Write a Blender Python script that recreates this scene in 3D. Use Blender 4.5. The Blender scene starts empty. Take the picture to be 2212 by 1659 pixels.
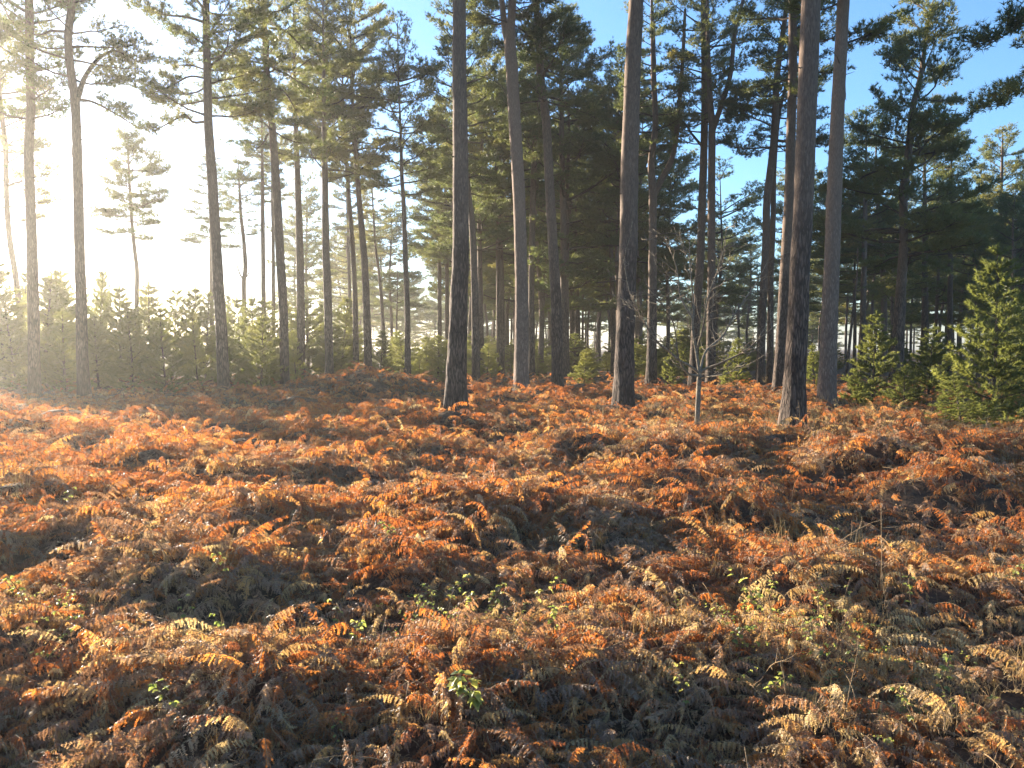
import bpy, math, random
import numpy as np
from mathutils import Vector, Matrix, Euler

# ------------------------------------------------------------------ camera, sky, sun, exposure
scene = bpy.context.scene
R = math.radians
F = 1671.0                      # focal length in pixels of a 2212 px wide frame
CX, CY, HOR = 1106.0, 829.5, 752.0
PITCH = math.atan((CY - HOR) / F)
CAM = np.array([0.0, 0.0, 2.0])
SUN_AZ, SUN_EL = R(-43.5), R(10.0)      # azimuth from +Y towards +X

cam_data = bpy.data.cameras.new('camera')
cam_data.sensor_width = 36.0
cam_data.lens = 36.0 * F / 2212.0
cam_data.clip_start = 0.05
cam_data.clip_end = 6000.0
cam = bpy.data.objects.new('camera', cam_data)
scene.collection.objects.link(cam)
cam.location = CAM
cam.rotation_euler = (math.pi / 2 - PITCH, 0, 0)
scene.camera = cam

world = bpy.data.worlds.new('World')
scene.world = world
world.use_nodes = True
wn = world.node_tree.nodes
wl = world.node_tree.links
for n in list(wn):
    wn.remove(n)
w_out = wn.new('ShaderNodeOutputWorld')
w_bg = wn.new('ShaderNodeBackground')
w_sky = wn.new('ShaderNodeTexSky')
w_sky.sky_type = 'NISHITA'
w_sky.sun_disc = False
w_sky.sun_elevation = SUN_EL
w_sky.sun_rotation = SUN_AZ
w_sky.altitude = 0
w_sky.air_density = 1.0
w_sky.dust_density = 0.7
w_sky.ozone_density = 4.2
w_bg.inputs['Strength'].default_value = 0.09
wl.new(w_sky.outputs[0], w_bg.inputs['Color'])
wl.new(w_bg.outputs[0], w_out.inputs['Surface'])

sun_data = bpy.data.lights.new('sun', 'SUN')
sun_data.energy = 5.0
sun_data.angle = R(0.55)
sun_data.color = (1.0, 0.86, 0.68)
sun = bpy.data.objects.new('sun', sun_data)
scene.collection.objects.link(sun)
SUN_DIR = Vector((math.sin(SUN_AZ) * math.cos(SUN_EL), math.cos(SUN_AZ) * math.cos(SUN_EL), math.sin(SUN_EL)))
sun.rotation_euler = SUN_DIR.to_track_quat('Z', 'Y').to_euler()
sun.location = SUN_DIR * 200

scene.view_settings.view_transform = 'Standard'
scene.view_settings.look = 'None'
scene.view_settings.exposure = 2.3
scene.view_settings.gamma = 1.0
scene.view_settings.use_curve_mapping = False
scene.render.engine = 'CYCLES'
scene.cycles.max_bounces = 4
scene.cycles.diffuse_bounces = 3
scene.cycles.transmission_bounces = 2
scene.cycles.volume_bounces = 0
scene.cycles.transparent_max_bounces = 8

COL = scene.collection
RNG = np.random.default_rng(7)

# ------------------------------------------------------------------ helpers
def pix(u, v, d):
    """point at world depth y = d seen at pixel (u, v) of the 2212 px wide picture"""
    cx, cy = (u - CX) / F, -(v - CY) / F
    dx = cx
    dy = math.cos(PITCH) + cy * math.sin(PITCH)
    dz = -math.sin(PITCH) + cy * math.cos(PITCH)
    k = d / dy
    return np.array([dx * k, d, CAM[2] + dz * k])

def link(o, parent=None):
    COL.objects.link(o)
    if parent is not None:
        o.parent = parent
    return o

def tag(o, label=None, cat=None, group=None, kind=None):
    if label: o['label'] = label
    if cat: o['category'] = cat
    if group: o['group'] = group
    if kind: o['kind'] = kind
    return o

def empty(name, loc=(0, 0, 0), rz=0.0, s=1.0):
    o = bpy.data.objects.new(name, None)
    o.empty_display_size = 0.2
    o.location = loc
    o.rotation_euler = (0, 0, rz)
    o.scale = (s, s, s)
    return link(o)

def tri_mesh(name, V, T, mats, mi=None, smooth=False):
    V = np.ascontiguousarray(V, dtype=np.float32)
    T = np.ascontiguousarray(T, dtype=np.int32)
    me = bpy.data.meshes.new(name)
    me.vertices.add(len(V)); me.vertices.foreach_set('co', V.ravel())
    me.loops.add(T.size); me.loops.foreach_set('vertex_index', T.ravel())
    me.polygons.add(len(T))
    me.polygons.foreach_set('loop_start', np.arange(0, T.size, 3, dtype=np.int32))
    me.polygons.foreach_set('loop_total', np.full(len(T), 3, dtype=np.int32))
    for m in (mats if isinstance(mats, (list, tuple)) else [mats]):
        me.materials.append(m)
    if mi is not None:
        me.polygons.foreach_set('material_index', np.ascontiguousarray(mi, dtype=np.int32))
    sm = np.full(len(T), bool(smooth)) if not isinstance(smooth, np.ndarray) else smooth
    me.polygons.foreach_set('use_smooth', sm)
    me.update(calc_edges=True)
    return me

class MB:
    """collects pieces of one mesh"""
    def __init__(self):
        self.V, self.T, self.M, self.S, self.n = [], [], [], [], 0
    def add(self, V, T, m=0, smooth=False):
        V = np.asarray(V, float); T = np.asarray(T, int)
        if len(T) == 0: return
        self.V.append(V); self.T.append(T + self.n)
        self.M.append(np.full(len(T), m)); self.S.append(np.full(len(T), smooth)); self.n += len(V)
    def mesh(self, name, mats):
        return tri_mesh(name, np.vstack(self.V), np.vstack(self.T), mats, np.concatenate(self.M), np.concatenate(self.S))

def frames(P):
    P = np.asarray(P, float)
    t = np.gradient(P, axis=0)
    t /= np.linalg.norm(t, axis=1)[:, None] + 1e-9
    ref = np.array([0.0, 0, 1.0]) if abs(t[:, 2]).mean() < 0.7 else np.array([1.0, 0, 0])
    a = np.cross(t, ref); a /= np.linalg.norm(a, axis=1)[:, None] + 1e-9
    b = np.cross(t, a)
    return t, a, b

def tube(P, rad, seg=6, jit=0.0, rng=None, cap=True):
    P = np.asarray(P, float); n = len(P)
    rad = np.asarray(rad, float) * np.ones(n)
    t, a, b = frames(P)
    th = np.arange(seg) * 2 * math.pi / seg
    rr = np.repeat(rad[:, None], seg, 1)
    if jit and rng is not None:
        rr = rr * (1 + jit * rng.standard_normal((n, seg)))
    V = P[:, None, :] + rr[:, :, None] * (a[:, None, :] * np.cos(th)[None, :, None] + b[:, None, :] * np.sin(th)[None, :, None])
    V = V.reshape(-1, 3)
    i = np.arange(n - 1)[:, None] * seg; j = np.arange(seg)[None, :]; k = (j + 1) % seg
    q = [(i + j), (i + k), (i + seg + k), (i + seg + j)]
    T = np.concatenate([np.stack([q[0], q[1], q[2]], -1).reshape(-1, 3), np.stack([q[0], q[2], q[3]], -1).reshape(-1, 3)])
    if cap:
        V = np.vstack([V, P[-1]])
        c = len(V) - 1; e = (n - 1) * seg
        T = np.vstack([T, np.stack([e + j[0], e + k[0], np.full(seg, c)], -1)])
    return V, T

def smooth_path(P, n):
    """Catmull-Rom through the points, resampled to n points by length"""
    P = np.asarray(P, float)
    if len(P) == 2:
        s = np.linspace(0, 1, n)[:, None]
        return P[0] * (1 - s) + P[1] * s
    Q = np.vstack([2 * P[0] - P[1], P, 2 * P[-1] - P[-2]])
    out = []
    for i in range(1, len(Q) - 2):
        s = np.linspace(0, 1, 12, endpoint=False)[:, None]
        a, b, c, d = Q[i - 1], Q[i], Q[i + 1], Q[i + 2]
        out.append(0.5 * ((2 * b) + (c - a) * s + (2 * a - 5 * b + 4 * c - d) * s ** 2 + (-a + 3 * b - 3 * c + d) * s ** 3))
    out = np.vstack(out + [P[-1:]])
    L = np.r_[0, np.cumsum(np.linalg.norm(np.diff(out, axis=0), axis=1))]
    x = np.linspace(0, L[-1], n)
    return np.stack([np.interp(x, L, out[:, k]) for k in range(3)], 1)

def vnoise(x, y, seed=0):
    """2-D value noise in 0..1"""
    x = np.asarray(x, float); y = np.asarray(y, float)
    xi = np.floor(x).astype(np.int64); yi = np.floor(y).astype(np.int64)
    fx = x - xi; fy = y - yi
    fx = fx * fx * fx * (fx * (fx * 6 - 15) + 10); fy = fy * fy * fy * (fy * (fy * 6 - 15) + 10)
    def h(a, b):
        n = (a * 374761393 + b * 668265263 + seed * 974634777) & 0xFFFFFFFF
        n = ((n ^ (n >> 13)) * 1274126177) & 0xFFFFFFFF
        n = (n ^ (n >> 16)) & 0xFFFFFFFF
        return n / 4294967295.0
    return (h(xi, yi) * (1 - fx) + h(xi + 1, yi) * fx) * (1 - fy) + (h(xi, yi + 1) * (1 - fx) + h(xi + 1, yi + 1) * fx) * fy

# ------------------------------------------------------------------ materials
def new_mat(name):
    m = bpy.data.materials.new(name); m.use_nodes = True
    nt = m.node_tree
    for n in list(nt.nodes): nt.nodes.remove(n)
    return m, nt.nodes, nt.links

def ramp(nodes, stops):
    r = nodes.new('ShaderNodeValToRGB')
    el = r.color_ramp.elements
    while len(el) < len(stops): el.new(0.5)
    for e, (p, c) in zip(el, stops):
        e.position = p; e.color = (c[0], c[1], c[2], 1)
    return r

def leaf_mat(name, stops, trans_stops, trans=0.5, rough=0.6, spec=0.25, noise_scale=0.6, rnd=0.6, fine=18.0):
    """two-sided leaf: diffuse and glossy face, light coming through from behind"""
    m, N, L = new_mat(name)
    out = N.new('ShaderNodeOutputMaterial')
    oi = N.new('ShaderNodeObjectInfo'); geo = N.new('ShaderNodeNewGeometry')
    n1 = N.new('ShaderNodeTexNoise'); n1.inputs['Scale'].default_value = noise_scale; n1.inputs['Detail'].default_value = 2
    n2 = N.new('ShaderNodeTexNoise'); n2.inputs['Scale'].default_value = fine; n2.inputs['Detail'].default_value = 1
    L.new(geo.outputs['Position'], n1.inputs['Vector']); L.new(geo.outputs['Position'], n2.inputs['Vector'])
    a = N.new('ShaderNodeMath'); a.operation = 'MULTIPLY_ADD'; a.inputs[1].default_value = rnd; L.new(oi.outputs['Random'], a.inputs[0])
    b = N.new('ShaderNodeMath'); b.operation = 'MULTIPLY_ADD'; b.inputs[1].default_value = 1.2; b.inputs[2].default_value = -0.6 + 0.5 - rnd / 2
    L.new(n1.outputs['Fac'], b.inputs[0]); L.new(b.outputs[0], a.inputs[2])
    c = N.new('ShaderNodeMath'); c.operation = 'MULTIPLY_ADD'; c.inputs[1].default_value = 0.5; c.inputs[2].default_value = -0.25
    L.new(n2.outputs['Fac'], c.inputs[0])
    d = N.new('ShaderNodeMath'); d.operation = 'ADD'; d.use_clamp = True
    L.new(a.outputs[0], d.inputs[0]); L.new(c.outputs[0], d.inputs[1])
    r1 = ramp(N, stops); r2 = ramp(N, trans_stops)
    L.new(d.outputs[0], r1.inputs[0]); L.new(d.outputs[0], r2.inputs[0])
    p = N.new('ShaderNodeBsdfPrincipled'); p.inputs['Roughness'].default_value = rough
    p.inputs['Specular IOR Level'].default_value = spec
    t = N.new('ShaderNodeBsdfTranslucent')
    L.new(r1.outputs[0], p.inputs['Base Color']); L.new(r2.outputs[0], t.inputs['Color'])
    mx = N.new('ShaderNodeMixShader'); mx.inputs[0].default_value = trans
    L.new(p.outputs[0], mx.inputs[1]); L.new(t.outputs[0], mx.inputs[2]); L.new(mx.outputs[0], out.inputs['Surface'])
    return m

def bark_mat(name, dark, mid, light, scale=1.0, bump=0.6, upper=None):
    """cracked bark; with upper=(colour, z0, z1) it turns smoother and paler up the stem"""
    m, N, L = new_mat(name)
    out = N.new('ShaderNodeOutputMaterial'); p = N.new('ShaderNodeBsdfPrincipled')
    p.inputs['Roughness'].default_value = 0.85; p.inputs['Specular IOR Level'].default_value = 0.2
    tc = N.new('ShaderNodeTexCoord'); mp = N.new('ShaderNodeMapping')
    mp.inputs['Scale'].default_value = (14 * scale, 14 * scale, 2.6 * scale)
    L.new(tc.outputs['Object'], mp.inputs['Vector'])
    nz = N.new('ShaderNodeTexNoise'); nz.inputs['Scale'].default_value = 0.9; nz.inputs['Detail'].default_value = 4
    L.new(mp.outputs[0], nz.inputs['Vector'])
    ad = N.new('ShaderNodeVectorMath'); ad.operation = 'MULTIPLY_ADD'; ad.inputs[1].default_value = (1.6, 1.6, 1.6)
    L.new(nz.outputs['Color'], ad.inputs[0]); L.new(mp.outputs[0], ad.inputs[2])
    vo = N.new('ShaderNodeTexVoronoi'); vo.feature = 'DISTANCE_TO_EDGE'; vo.inputs['Scale'].default_value = 1.0
    L.new(ad.outputs[0], vo.inputs['Vector'])
    cr = ramp(N, [(0.0, (0, 0, 0)), (0.25, (1, 1, 1))]); L.new(vo.outputs['Distance'], cr.inputs[0])
    big = N.new('ShaderNodeTexNoise'); big.inputs['Scale'].default_value = 1.7; big.inputs['Detail'].default_value = 5
    L.new(tc.outputs['Object'], big.inputs['Vector'])
    cc = ramp(N, [(0.3, mid), (0.7, light)]); L.new(big.outputs['Fac'], cc.inputs[0])
    fin = N.new('ShaderNodeTexNoise'); fin.inputs['Scale'].default_value = 3.0; fin.inputs['Detail'].default_value = 5; fin.inputs['Roughness'].default_value = 0.65
    L.new(mp.outputs[0], fin.inputs['Vector'])
    mf = N.new('ShaderNodeMix'); mf.data_type = 'RGBA'; mf.blend_type = 'MULTIPLY'; mf.inputs[0].default_value = 0.75
    fr = ramp(N, [(0.32, (0.5, 0.47, 0.45)), (0.68, (1.35, 1.35, 1.35))]); L.new(fin.outputs['Fac'], fr.inputs[0])
    crack = cr.outputs[0]; col = cc.outputs[0]; dk = None
    if upper:
        sp = N.new('ShaderNodeSeparateXYZ'); L.new(tc.outputs['Object'], sp.inputs[0])
        wob = N.new('ShaderNodeMath'); wob.operation = 'MULTIPLY_ADD'; wob.inputs[1].default_value = 5.0; L.new(big.outputs['Fac'], wob.inputs[0]); L.new(sp.outputs['Z'], wob.inputs[2])
        mr = N.new('ShaderNodeMapRange'); mr.inputs['From Min'].default_value = upper[1] + 2.5; mr.inputs['From Max'].default_value = upper[2] + 2.5
        L.new(wob.outputs[0], mr.inputs['Value'])
        um = N.new('ShaderNodeMix'); um.data_type = 'RGBA'; L.new(mr.outputs[0], um.inputs[0]); L.new(cc.outputs[0], um.inputs['A']); um.inputs['B'].default_value = (*upper[0], 1)
        col = um.outputs['Result']
        mxm = N.new('ShaderNodeMath'); mxm.operation = 'MULTIPLY'; mxm.inputs[1].default_value = 0.75; L.new(mr.outputs[0], mxm.inputs[0])
        cm = N.new('ShaderNodeMath'); cm.operation = 'MAXIMUM'; L.new(cr.outputs[0], cm.inputs[0]); L.new(mxm.outputs[0], cm.inputs[1])
        crack = cm.outputs[0]
    L.new(col, mf.inputs['A']); L.new(fr.outputs[0], mf.inputs['B'])
    mx = N.new('ShaderNodeMix'); mx.data_type = 'RGBA'; L.new(crack, mx.inputs[0])
    mx.inputs['A'].default_value = (*dark, 1); L.new(mf.outputs['Result'], mx.inputs['B'])
    L.new(mx.outputs['Result'], p.inputs['Base Color'])
    bp = N.new('ShaderNodeBump'); bp.inputs['Strength'].default_value = bump; bp.inputs['Distance'].default_value = 0.03
    hs = N.new('ShaderNodeMath'); hs.operation = 'MULTIPLY_ADD'; hs.inputs[1].default_value = 0.35
    L.new(fin.outputs['Fac'], hs.inputs[0]); L.new(crack, hs.inputs[2])
    L.new(hs.outputs[0], bp.inputs['Height']); L.new(bp.outputs[0], p.inputs['Normal'])
    L.new(p.outputs[0], out.inputs['Surface'])
    return m

M = {}
M['bark'] = bark_mat('pine_bark', (0.03, 0.022, 0.018), (0.1, 0.07, 0.053), (0.18, 0.13, 0.1), scale=1.15, upper=((0.185, 0.128, 0.094), 2.0, 6.0))
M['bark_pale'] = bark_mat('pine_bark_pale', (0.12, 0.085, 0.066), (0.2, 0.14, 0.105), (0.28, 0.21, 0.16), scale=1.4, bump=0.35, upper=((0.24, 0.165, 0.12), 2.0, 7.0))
M['branch'] = bark_mat('branch_bark', (0.04, 0.03, 0.025), (0.11, 0.08, 0.06), (0.2, 0.15, 0.11), scale=3, bump=0.3)
M['twig'] = bark_mat('sapling_bark', (0.1, 0.08, 0.06), (0.22, 0.18, 0.13), (0.36, 0.3, 0.21), scale=4, bump=0.2)
M['needle'] = leaf_mat('pine_needles', [(0.0, (0.042, 0.062, 0.036)), (0.5, (0.07, 0.092, 0.042)), (1.0, (0.12, 0.115, 0.042))],
                       [(0.0, (0.12, 0.17, 0.06)), (0.5, (0.24, 0.26, 0.07)), (1.0, (0.4, 0.34, 0.08))], trans=0.48, rough=0.45, spec=0.3, noise_scale=0.5, rnd=0.5, fine=3.0)
M['needle_young'] = leaf_mat('young_pine_needles', [(0.0, (0.05, 0.068, 0.03)), (0.5, (0.08, 0.1, 0.038)), (1.0, (0.12, 0.13, 0.042))],
                       [(0.0, (0.2, 0.23, 0.06)), (0.5, (0.34, 0.36, 0.08)), (1.0, (0.5, 0.46, 0.11))], trans=0.5, rough=0.45, spec=0.3, noise_scale=0.8, rnd=0.4, fine=4.0)
M['bracken'] = leaf_mat('dead_bracken', [(0.0, (0.16, 0.1, 0.065)), (0.35, (0.25, 0.145, 0.08)), (0.7, (0.34, 0.17, 0.07)), (1.0, (0.42, 0.27, 0.13))],
                        [(0.0, (0.34, 0.12, 0.04)), (0.3, (0.6, 0.19, 0.045)), (0.6, (0.82, 0.26, 0.045)), (0.85, (0.88, 0.36, 0.07)), (1.0, (0.88, 0.48, 0.13))], trans=0.45, rough=0.5, spec=0.22, noise_scale=0.5, rnd=0.95, fine=14.0)
M['bracken_grey'] = leaf_mat('weathered_bracken', [(0.0, (0.21, 0.155, 0.115)), (0.4, (0.29, 0.215, 0.155)), (0.75, (0.35, 0.25, 0.165)), (1.0, (0.45, 0.34, 0.22))],
                        [(0.0, (0.26, 0.14, 0.07)), (0.4, (0.44, 0.22, 0.09)), (0.75, (0.6, 0.29, 0.1)), (1.0, (0.68, 0.42, 0.18))], trans=0.38, rough=0.5, spec=0.22, noise_scale=0.7, rnd=0.95, fine=14.0)
M['bracken_tan'] = leaf_mat('straw_bracken', [(0.0, (0.34, 0.22, 0.11)), (0.5, (0.45, 0.31, 0.16)), (1.0, (0.54, 0.41, 0.23))],
                        [(0.0, (0.6, 0.34, 0.1)), (0.5, (0.78, 0.48, 0.16)), (1.0, (0.85, 0.62, 0.26))], trans=0.42, rough=0.5, spec=0.2, noise_scale=0.7, rnd=0.9, fine=14.0)
M['stalk'] = bark_mat('dry_stalk', (0.16, 0.1, 0.05), (0.3, 0.2, 0.1), (0.46, 0.34, 0.2), scale=6, bump=0.1)
M['straw'] = leaf_mat('dry_grass', [(0.0, (0.28, 0.19, 0.09)), (1.0, (0.5, 0.38, 0.2))], [(0.0, (0.4, 0.24, 0.08)), (1.0, (0.6, 0.42, 0.18))], trans=0.35, rnd=0.7)
M['bramble'] = leaf_mat('bramble_leaf', [(0.0, (0.07, 0.11, 0.045)), (0.5, (0.14, 0.18, 0.06)), (1.0, (0.26, 0.27, 0.09))],
                        [(0.0, (0.35, 0.45, 0.09)), (0.5, (0.6, 0.62, 0.13)), (1.0, (0.85, 0.75, 0.2))], trans=0.45, rough=0.4, spec=0.4, rnd=0.9, noise_scale=2.0)
M['bramble_stem'] = bark_mat('bramble_stem', (0.12, 0.07, 0.04), (0.2, 0.13, 0.07), (0.3, 0.2, 0.1), scale=6, bump=0.1)

def ground_mat():
    m, N, L = new_mat('leaf_litter')
    out = N.new('ShaderNodeOutputMaterial'); p = N.new('ShaderNodeBsdfPrincipled'); p.inputs['Roughness'].default_value = 0.95
    p.inputs['Specular IOR Level'].default_value = 0.1
    geo = N.new('ShaderNodeNewGeometry')
    n1 = N.new('ShaderNodeTexNoise'); n1.inputs['Scale'].default_value = 9; n1.inputs['Detail'].default_value = 8; n1.inputs['Roughness'].default_value = 0.7
    L.new(geo.outputs['Position'], n1.inputs['Vector'])
    r = ramp(N, [(0.3, (0.05, 0.036, 0.026)), (0.55, (0.12, 0.08, 0.052)), (0.75, (0.2, 0.125, 0.07))])
    L.new(n1.outputs['Fac'], r.inputs[0]); L.new(r.outputs[0], p.inputs['Base Color'])
    bp = N.new('ShaderNodeBump'); bp.inputs['Strength'].default_value = 1.0; bp.inputs['Distance'].default_value = 0.06
    L.new(n1.outputs['Fac'], bp.inputs['Height']); L.new(bp.outputs[0], p.inputs['Normal'])
    L.new(p.outputs[0], out.inputs['Surface'])
    return m
M['ground'] = ground_mat()

# ------------------------------------------------------------------ ground
def g_base(x, y):
    x = np.asarray(x, float); y = np.asarray(y, float)
    z = 0.10 * (vnoise(x / 6.0, y / 6.0, 3) - 0.5)
    z = z + 0.95 * np.exp(-(((x + 5.2) / 2.6) ** 2 + ((y - 29.5) / 2.2) ** 2))
    z = z + 0.1 * np.exp(-(((x - 10) / 9.0) ** 2 + ((y - 12) / 5.0) ** 2))
    return z

def g_hum(x, y):
    """hummocks of collapsed bracken"""
    x = np.asarray(x, float); y = np.asarray(y, float)
    wx = x + 0.5 * vnoise(x / 1.3, y / 1.3, 21); wy = y + 0.5 * vnoise(x / 1.3, y / 1.3, 22)
    a = vnoise(wx / 1.25, wy / 1.0, 5); b = vnoise(wx / 0.55, wy / 0.5, 6); c = vnoise(x / 3.2, y / 2.6, 8)
    near = np.clip((y - 4.0) / 5.0, 0, 1)
    h = (0.17 + 0.27 * near) * a ** 1.8 + (0.2 + 0.06 * near) * b ** 1.6 + (0.1 + 0.1 * near) * c + 0.13 * (1 - near)
    fade = np.clip((60 - np.hypot(x, y)) / 15, 0, 1)
    return h * fade * (1.0 - 0.2 * np.clip((y - 9) / 6, 0, 1))

def g_top(x, y): return g_base(x, y) + g_hum(x, y)

def build_ground():
    xs = np.r_[-1000, -350, -160, -90, -60, np.arange(-45, 45.01, 0.22), 60, 90, 160, 350, 1000]
    ys = np.r_[-400, -120, -40, -15, np.arange(-6, 46.01, 0.22), 52, 60, 75, 100, 150, 260, 600, 1200]
    X, Y = np.meshgrid(xs, ys)
    Z = g_top(X, Y) - 0.1
    far = np.hypot(X, Y) > 70
    Z[far] = 0.0
    V = np.stack([X, Y, Z], -1).reshape(-1, 3)
    nx, ny = len(xs), len(ys)
    i = np.arange(ny - 1)[:, None] * nx; j = np.arange(nx - 1)[None, :]
    a = i + j; b = a + 1; c = a + nx + 1; d = a + nx
    T = np.concatenate([np.stack([a, b, c], -1).reshape(-1, 3), np.stack([a, c, d], -1).reshape(-1, 3)])
    o = bpy.data.objects.new('ground', tri_mesh('ground', V, T, M['ground'], smooth=True))
    link(o); tag(o, kind='structure')
build_ground()

# ------------------------------------------------------------------ pine foliage
def blades(P, D, rng, k, length, width, spread=0.85):
    """k needle blades at each shoot: one slim triangle each"""
    n = len(P)
    P = np.repeat(P, k, 0); D = np.repeat(D, k, 0)
    r = rng.standard_normal((n * k, 3)); r /= np.linalg.norm(r, axis=1)[:, None]
    d = D + spread * r; d /= np.linalg.norm(d, axis=1)[:, None] + 1e-9
    s = np.cross(d, rng.standard_normal((n * k, 3))); s /= np.linalg.norm(s, axis=1)[:, None] + 1e-9
    ln = length * rng.uniform(0.7, 1.25, (n * k, 1)); wd = width * rng.uniform(0.7, 1.2, (n * k, 1))
    base = P + rng.uniform(-0.25, 0.25, (n * k, 1)) * D * length
    V = np.stack([base - s * wd / 2, base + s * wd / 2, base + d * ln], 1).reshape(-1, 3)
    return V, np.arange(n * k * 3).reshape(-1, 3)

def unit(v): return v / (np.linalg.norm(v) + 1e-9)

def limb_path(p0, az, elev, L, rng, n=7, upturn=0.5, wander=0.18):
    P = [np.array(p0, float)]
    e = elev; a = az
    for i in range(n - 1):
        s = i / (n - 1)
        P.append(P[-1] + L / (n - 1) * np.array([math.cos(a) * math.cos(e), math.sin(a) * math.cos(e), math.sin(e)]))
        a += rng.normal(0, wander); e += upturn / (n - 1) * (s * 2) + rng.normal(0, wander * 0.6)
    return np.array(P)

def pine_crown(seed, H, Rm, levels, per, profile, e0=(-0.12, 0.75), dens=1.0, blade=(0.16, 0.026), k=9, upturn=0.5, skip=0.18, dead=3):
    """limbs and needle shoots of one crown whose stem runs from z=0 to z=H"""
    rng = np.random.default_rng(seed)
    mb = MB(); SP, SD = [], []
    for i in range(levels):
        t = (i + rng.uniform(0, 0.8)) / levels
        z = H * t
        n = rng.integers(per[0], per[1] + 1)
        a0 = rng.uniform(0, 6.28)
        for j in range(n):
            if rng.random() < skip: continue
            az = a0 + j * 6.283 / n + rng.normal(0, 0.35)
            L = Rm * profile(t) * rng.uniform(0.55, 1.15)
            el = e0[0] + (e0[1] - e0[0]) * t + rng.normal(0, 0.15)
            P = limb_path((0, 0, z), az, el, L, rng, upturn=upturn)
            r0 = 0.016 * L + 0.012
            mb.add(*tube(P, np.linspace(r0, 0.007, len(P)), 4, cap=False), m=0)
            ns = max(3, int(L / 0.24))
            for q in range(ns):
                s = 0.28 + 0.72 * (q + rng.random()) / ns
                f = s * (len(P) - 1); i0 = min(int(f), len(P) - 2)
                p0 = P[i0] + (P[i0 + 1] - P[i0]) * (f - i0)
                dv = unit(P[i0 + 1] - P[i0])
                sa = math.atan2(dv[1], dv[0]) + (1 if q % 2 else -1) * rng.uniform(0.45, 1.15)
                se = math.asin(np.clip(dv[2], -1, 1)) * 0.6 + rng.uniform(-0.1, 0.45)
                sl = max(0.3, (0.2 + 0.42 * (1 - s)) * L * rng.uniform(0.6, 1.2))
                S = limb_path(p0, sa, se, sl, rng, n=4, upturn=0.3)
                mb.add(*tube(S, np.linspace(0.012, 0.005, 4), 3, cap=False), m=0)
                m = int(sl / 0.1 * 2.4 * dens) + 3
                ss = rng.uniform(0.2, 1.05, m) ** 0.8
                ff = np.clip(ss, 0, 1) * 3; ii = np.minimum(ff.astype(int), 2)
                pp = S[ii] + (S[ii + 1] - S[ii]) * (ff - ii)[:, None]
                off = rng.standard_normal((m, 3)) * np.array([0.11, 0.11, 0.05])
                dd = (S[3] - S[0]) / sl
                SP.append(pp + off); SD.append(dd[None] * 0.6 + np.array([0, 0, 0.45])[None] + off * 3 + rng.standard_normal((m, 3)) * 0.25)
    for i in range(dead):                                        # bare dead branches below the crown
        az = rng.uniform(0, 6.28)
        P = limb_path((0, 0, -rng.uniform(0.1, 2.5)), az, rng.uniform(-0.3, 0.3), rng.uniform(0.5, 1.6), rng, n=5, upturn=0.2, wander=0.3)
        mb.add(*tube(P, np.linspace(0.02, 0.005, 5), 4), m=0)
    P = np.vstack(SP); D = np.vstack(SD); D /= np.linalg.norm(D, axis=1)[:, None] + 1e-9
    V, T = blades(P, D, rng, k, blade[0], blade[1])
    mb.add(V, T, m=1)
    return mb

prof_round = lambda t: (0.62 + 0.5 * math.sin(min(1, t * 1.6) * math.pi * 0.5)) * (1 - t ** 2.6) ** 0.6 + 0.12
prof_cone = lambda t: 0.25 + 0.95 * (1 - t) ** 0.8
prof_tier = lambda t: (0.35 + 0.85 * (1 - t) ** 0.7) * (1.0 + 0.25 * math.sin(t * 21))

CH = 10.0
CROWN = []
for sd, Rm, lv, per, pf, dn in ((11, 2.9, 16, (2, 4), prof_round, 0.9), (12, 2.5, 18, (2, 4), prof_round, 0.9), (13, 3.3, 15, (2, 4), prof_round, 1.0),
                                (14, 2.4, 20, (2, 4), prof_cone, 1.0), (15, 2.9, 15, (2, 3), prof_round, 0.7), (16, 3.0, 18, (2, 4), prof_cone, 0.9)):
    CROWN.append(pine_crown(sd, CH, Rm, lv, per, pf, dens=dn * 1.3).mesh('pine_crown', [M['branch'], M['needle']]))
CROWN_TIER = pine_crown(31, 11.5, 3.5, 15, (3, 5), prof_tier, e0=(-0.05, 0.6), dens=1.3, upturn=0.25, skip=0.08).mesh('tiered_crown', [M['branch'], M['needle']])
CROWN_OPEN = pine_crown(32, 6.0, 2.2, 14, (3, 4), lambda t: 0.75 + 0.4 * math.sin(t * 3.1) - 0.45 * t, dens=1.5, skip=0.05).mesh('open_crown', [M['branch'], M['needle']])

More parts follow.
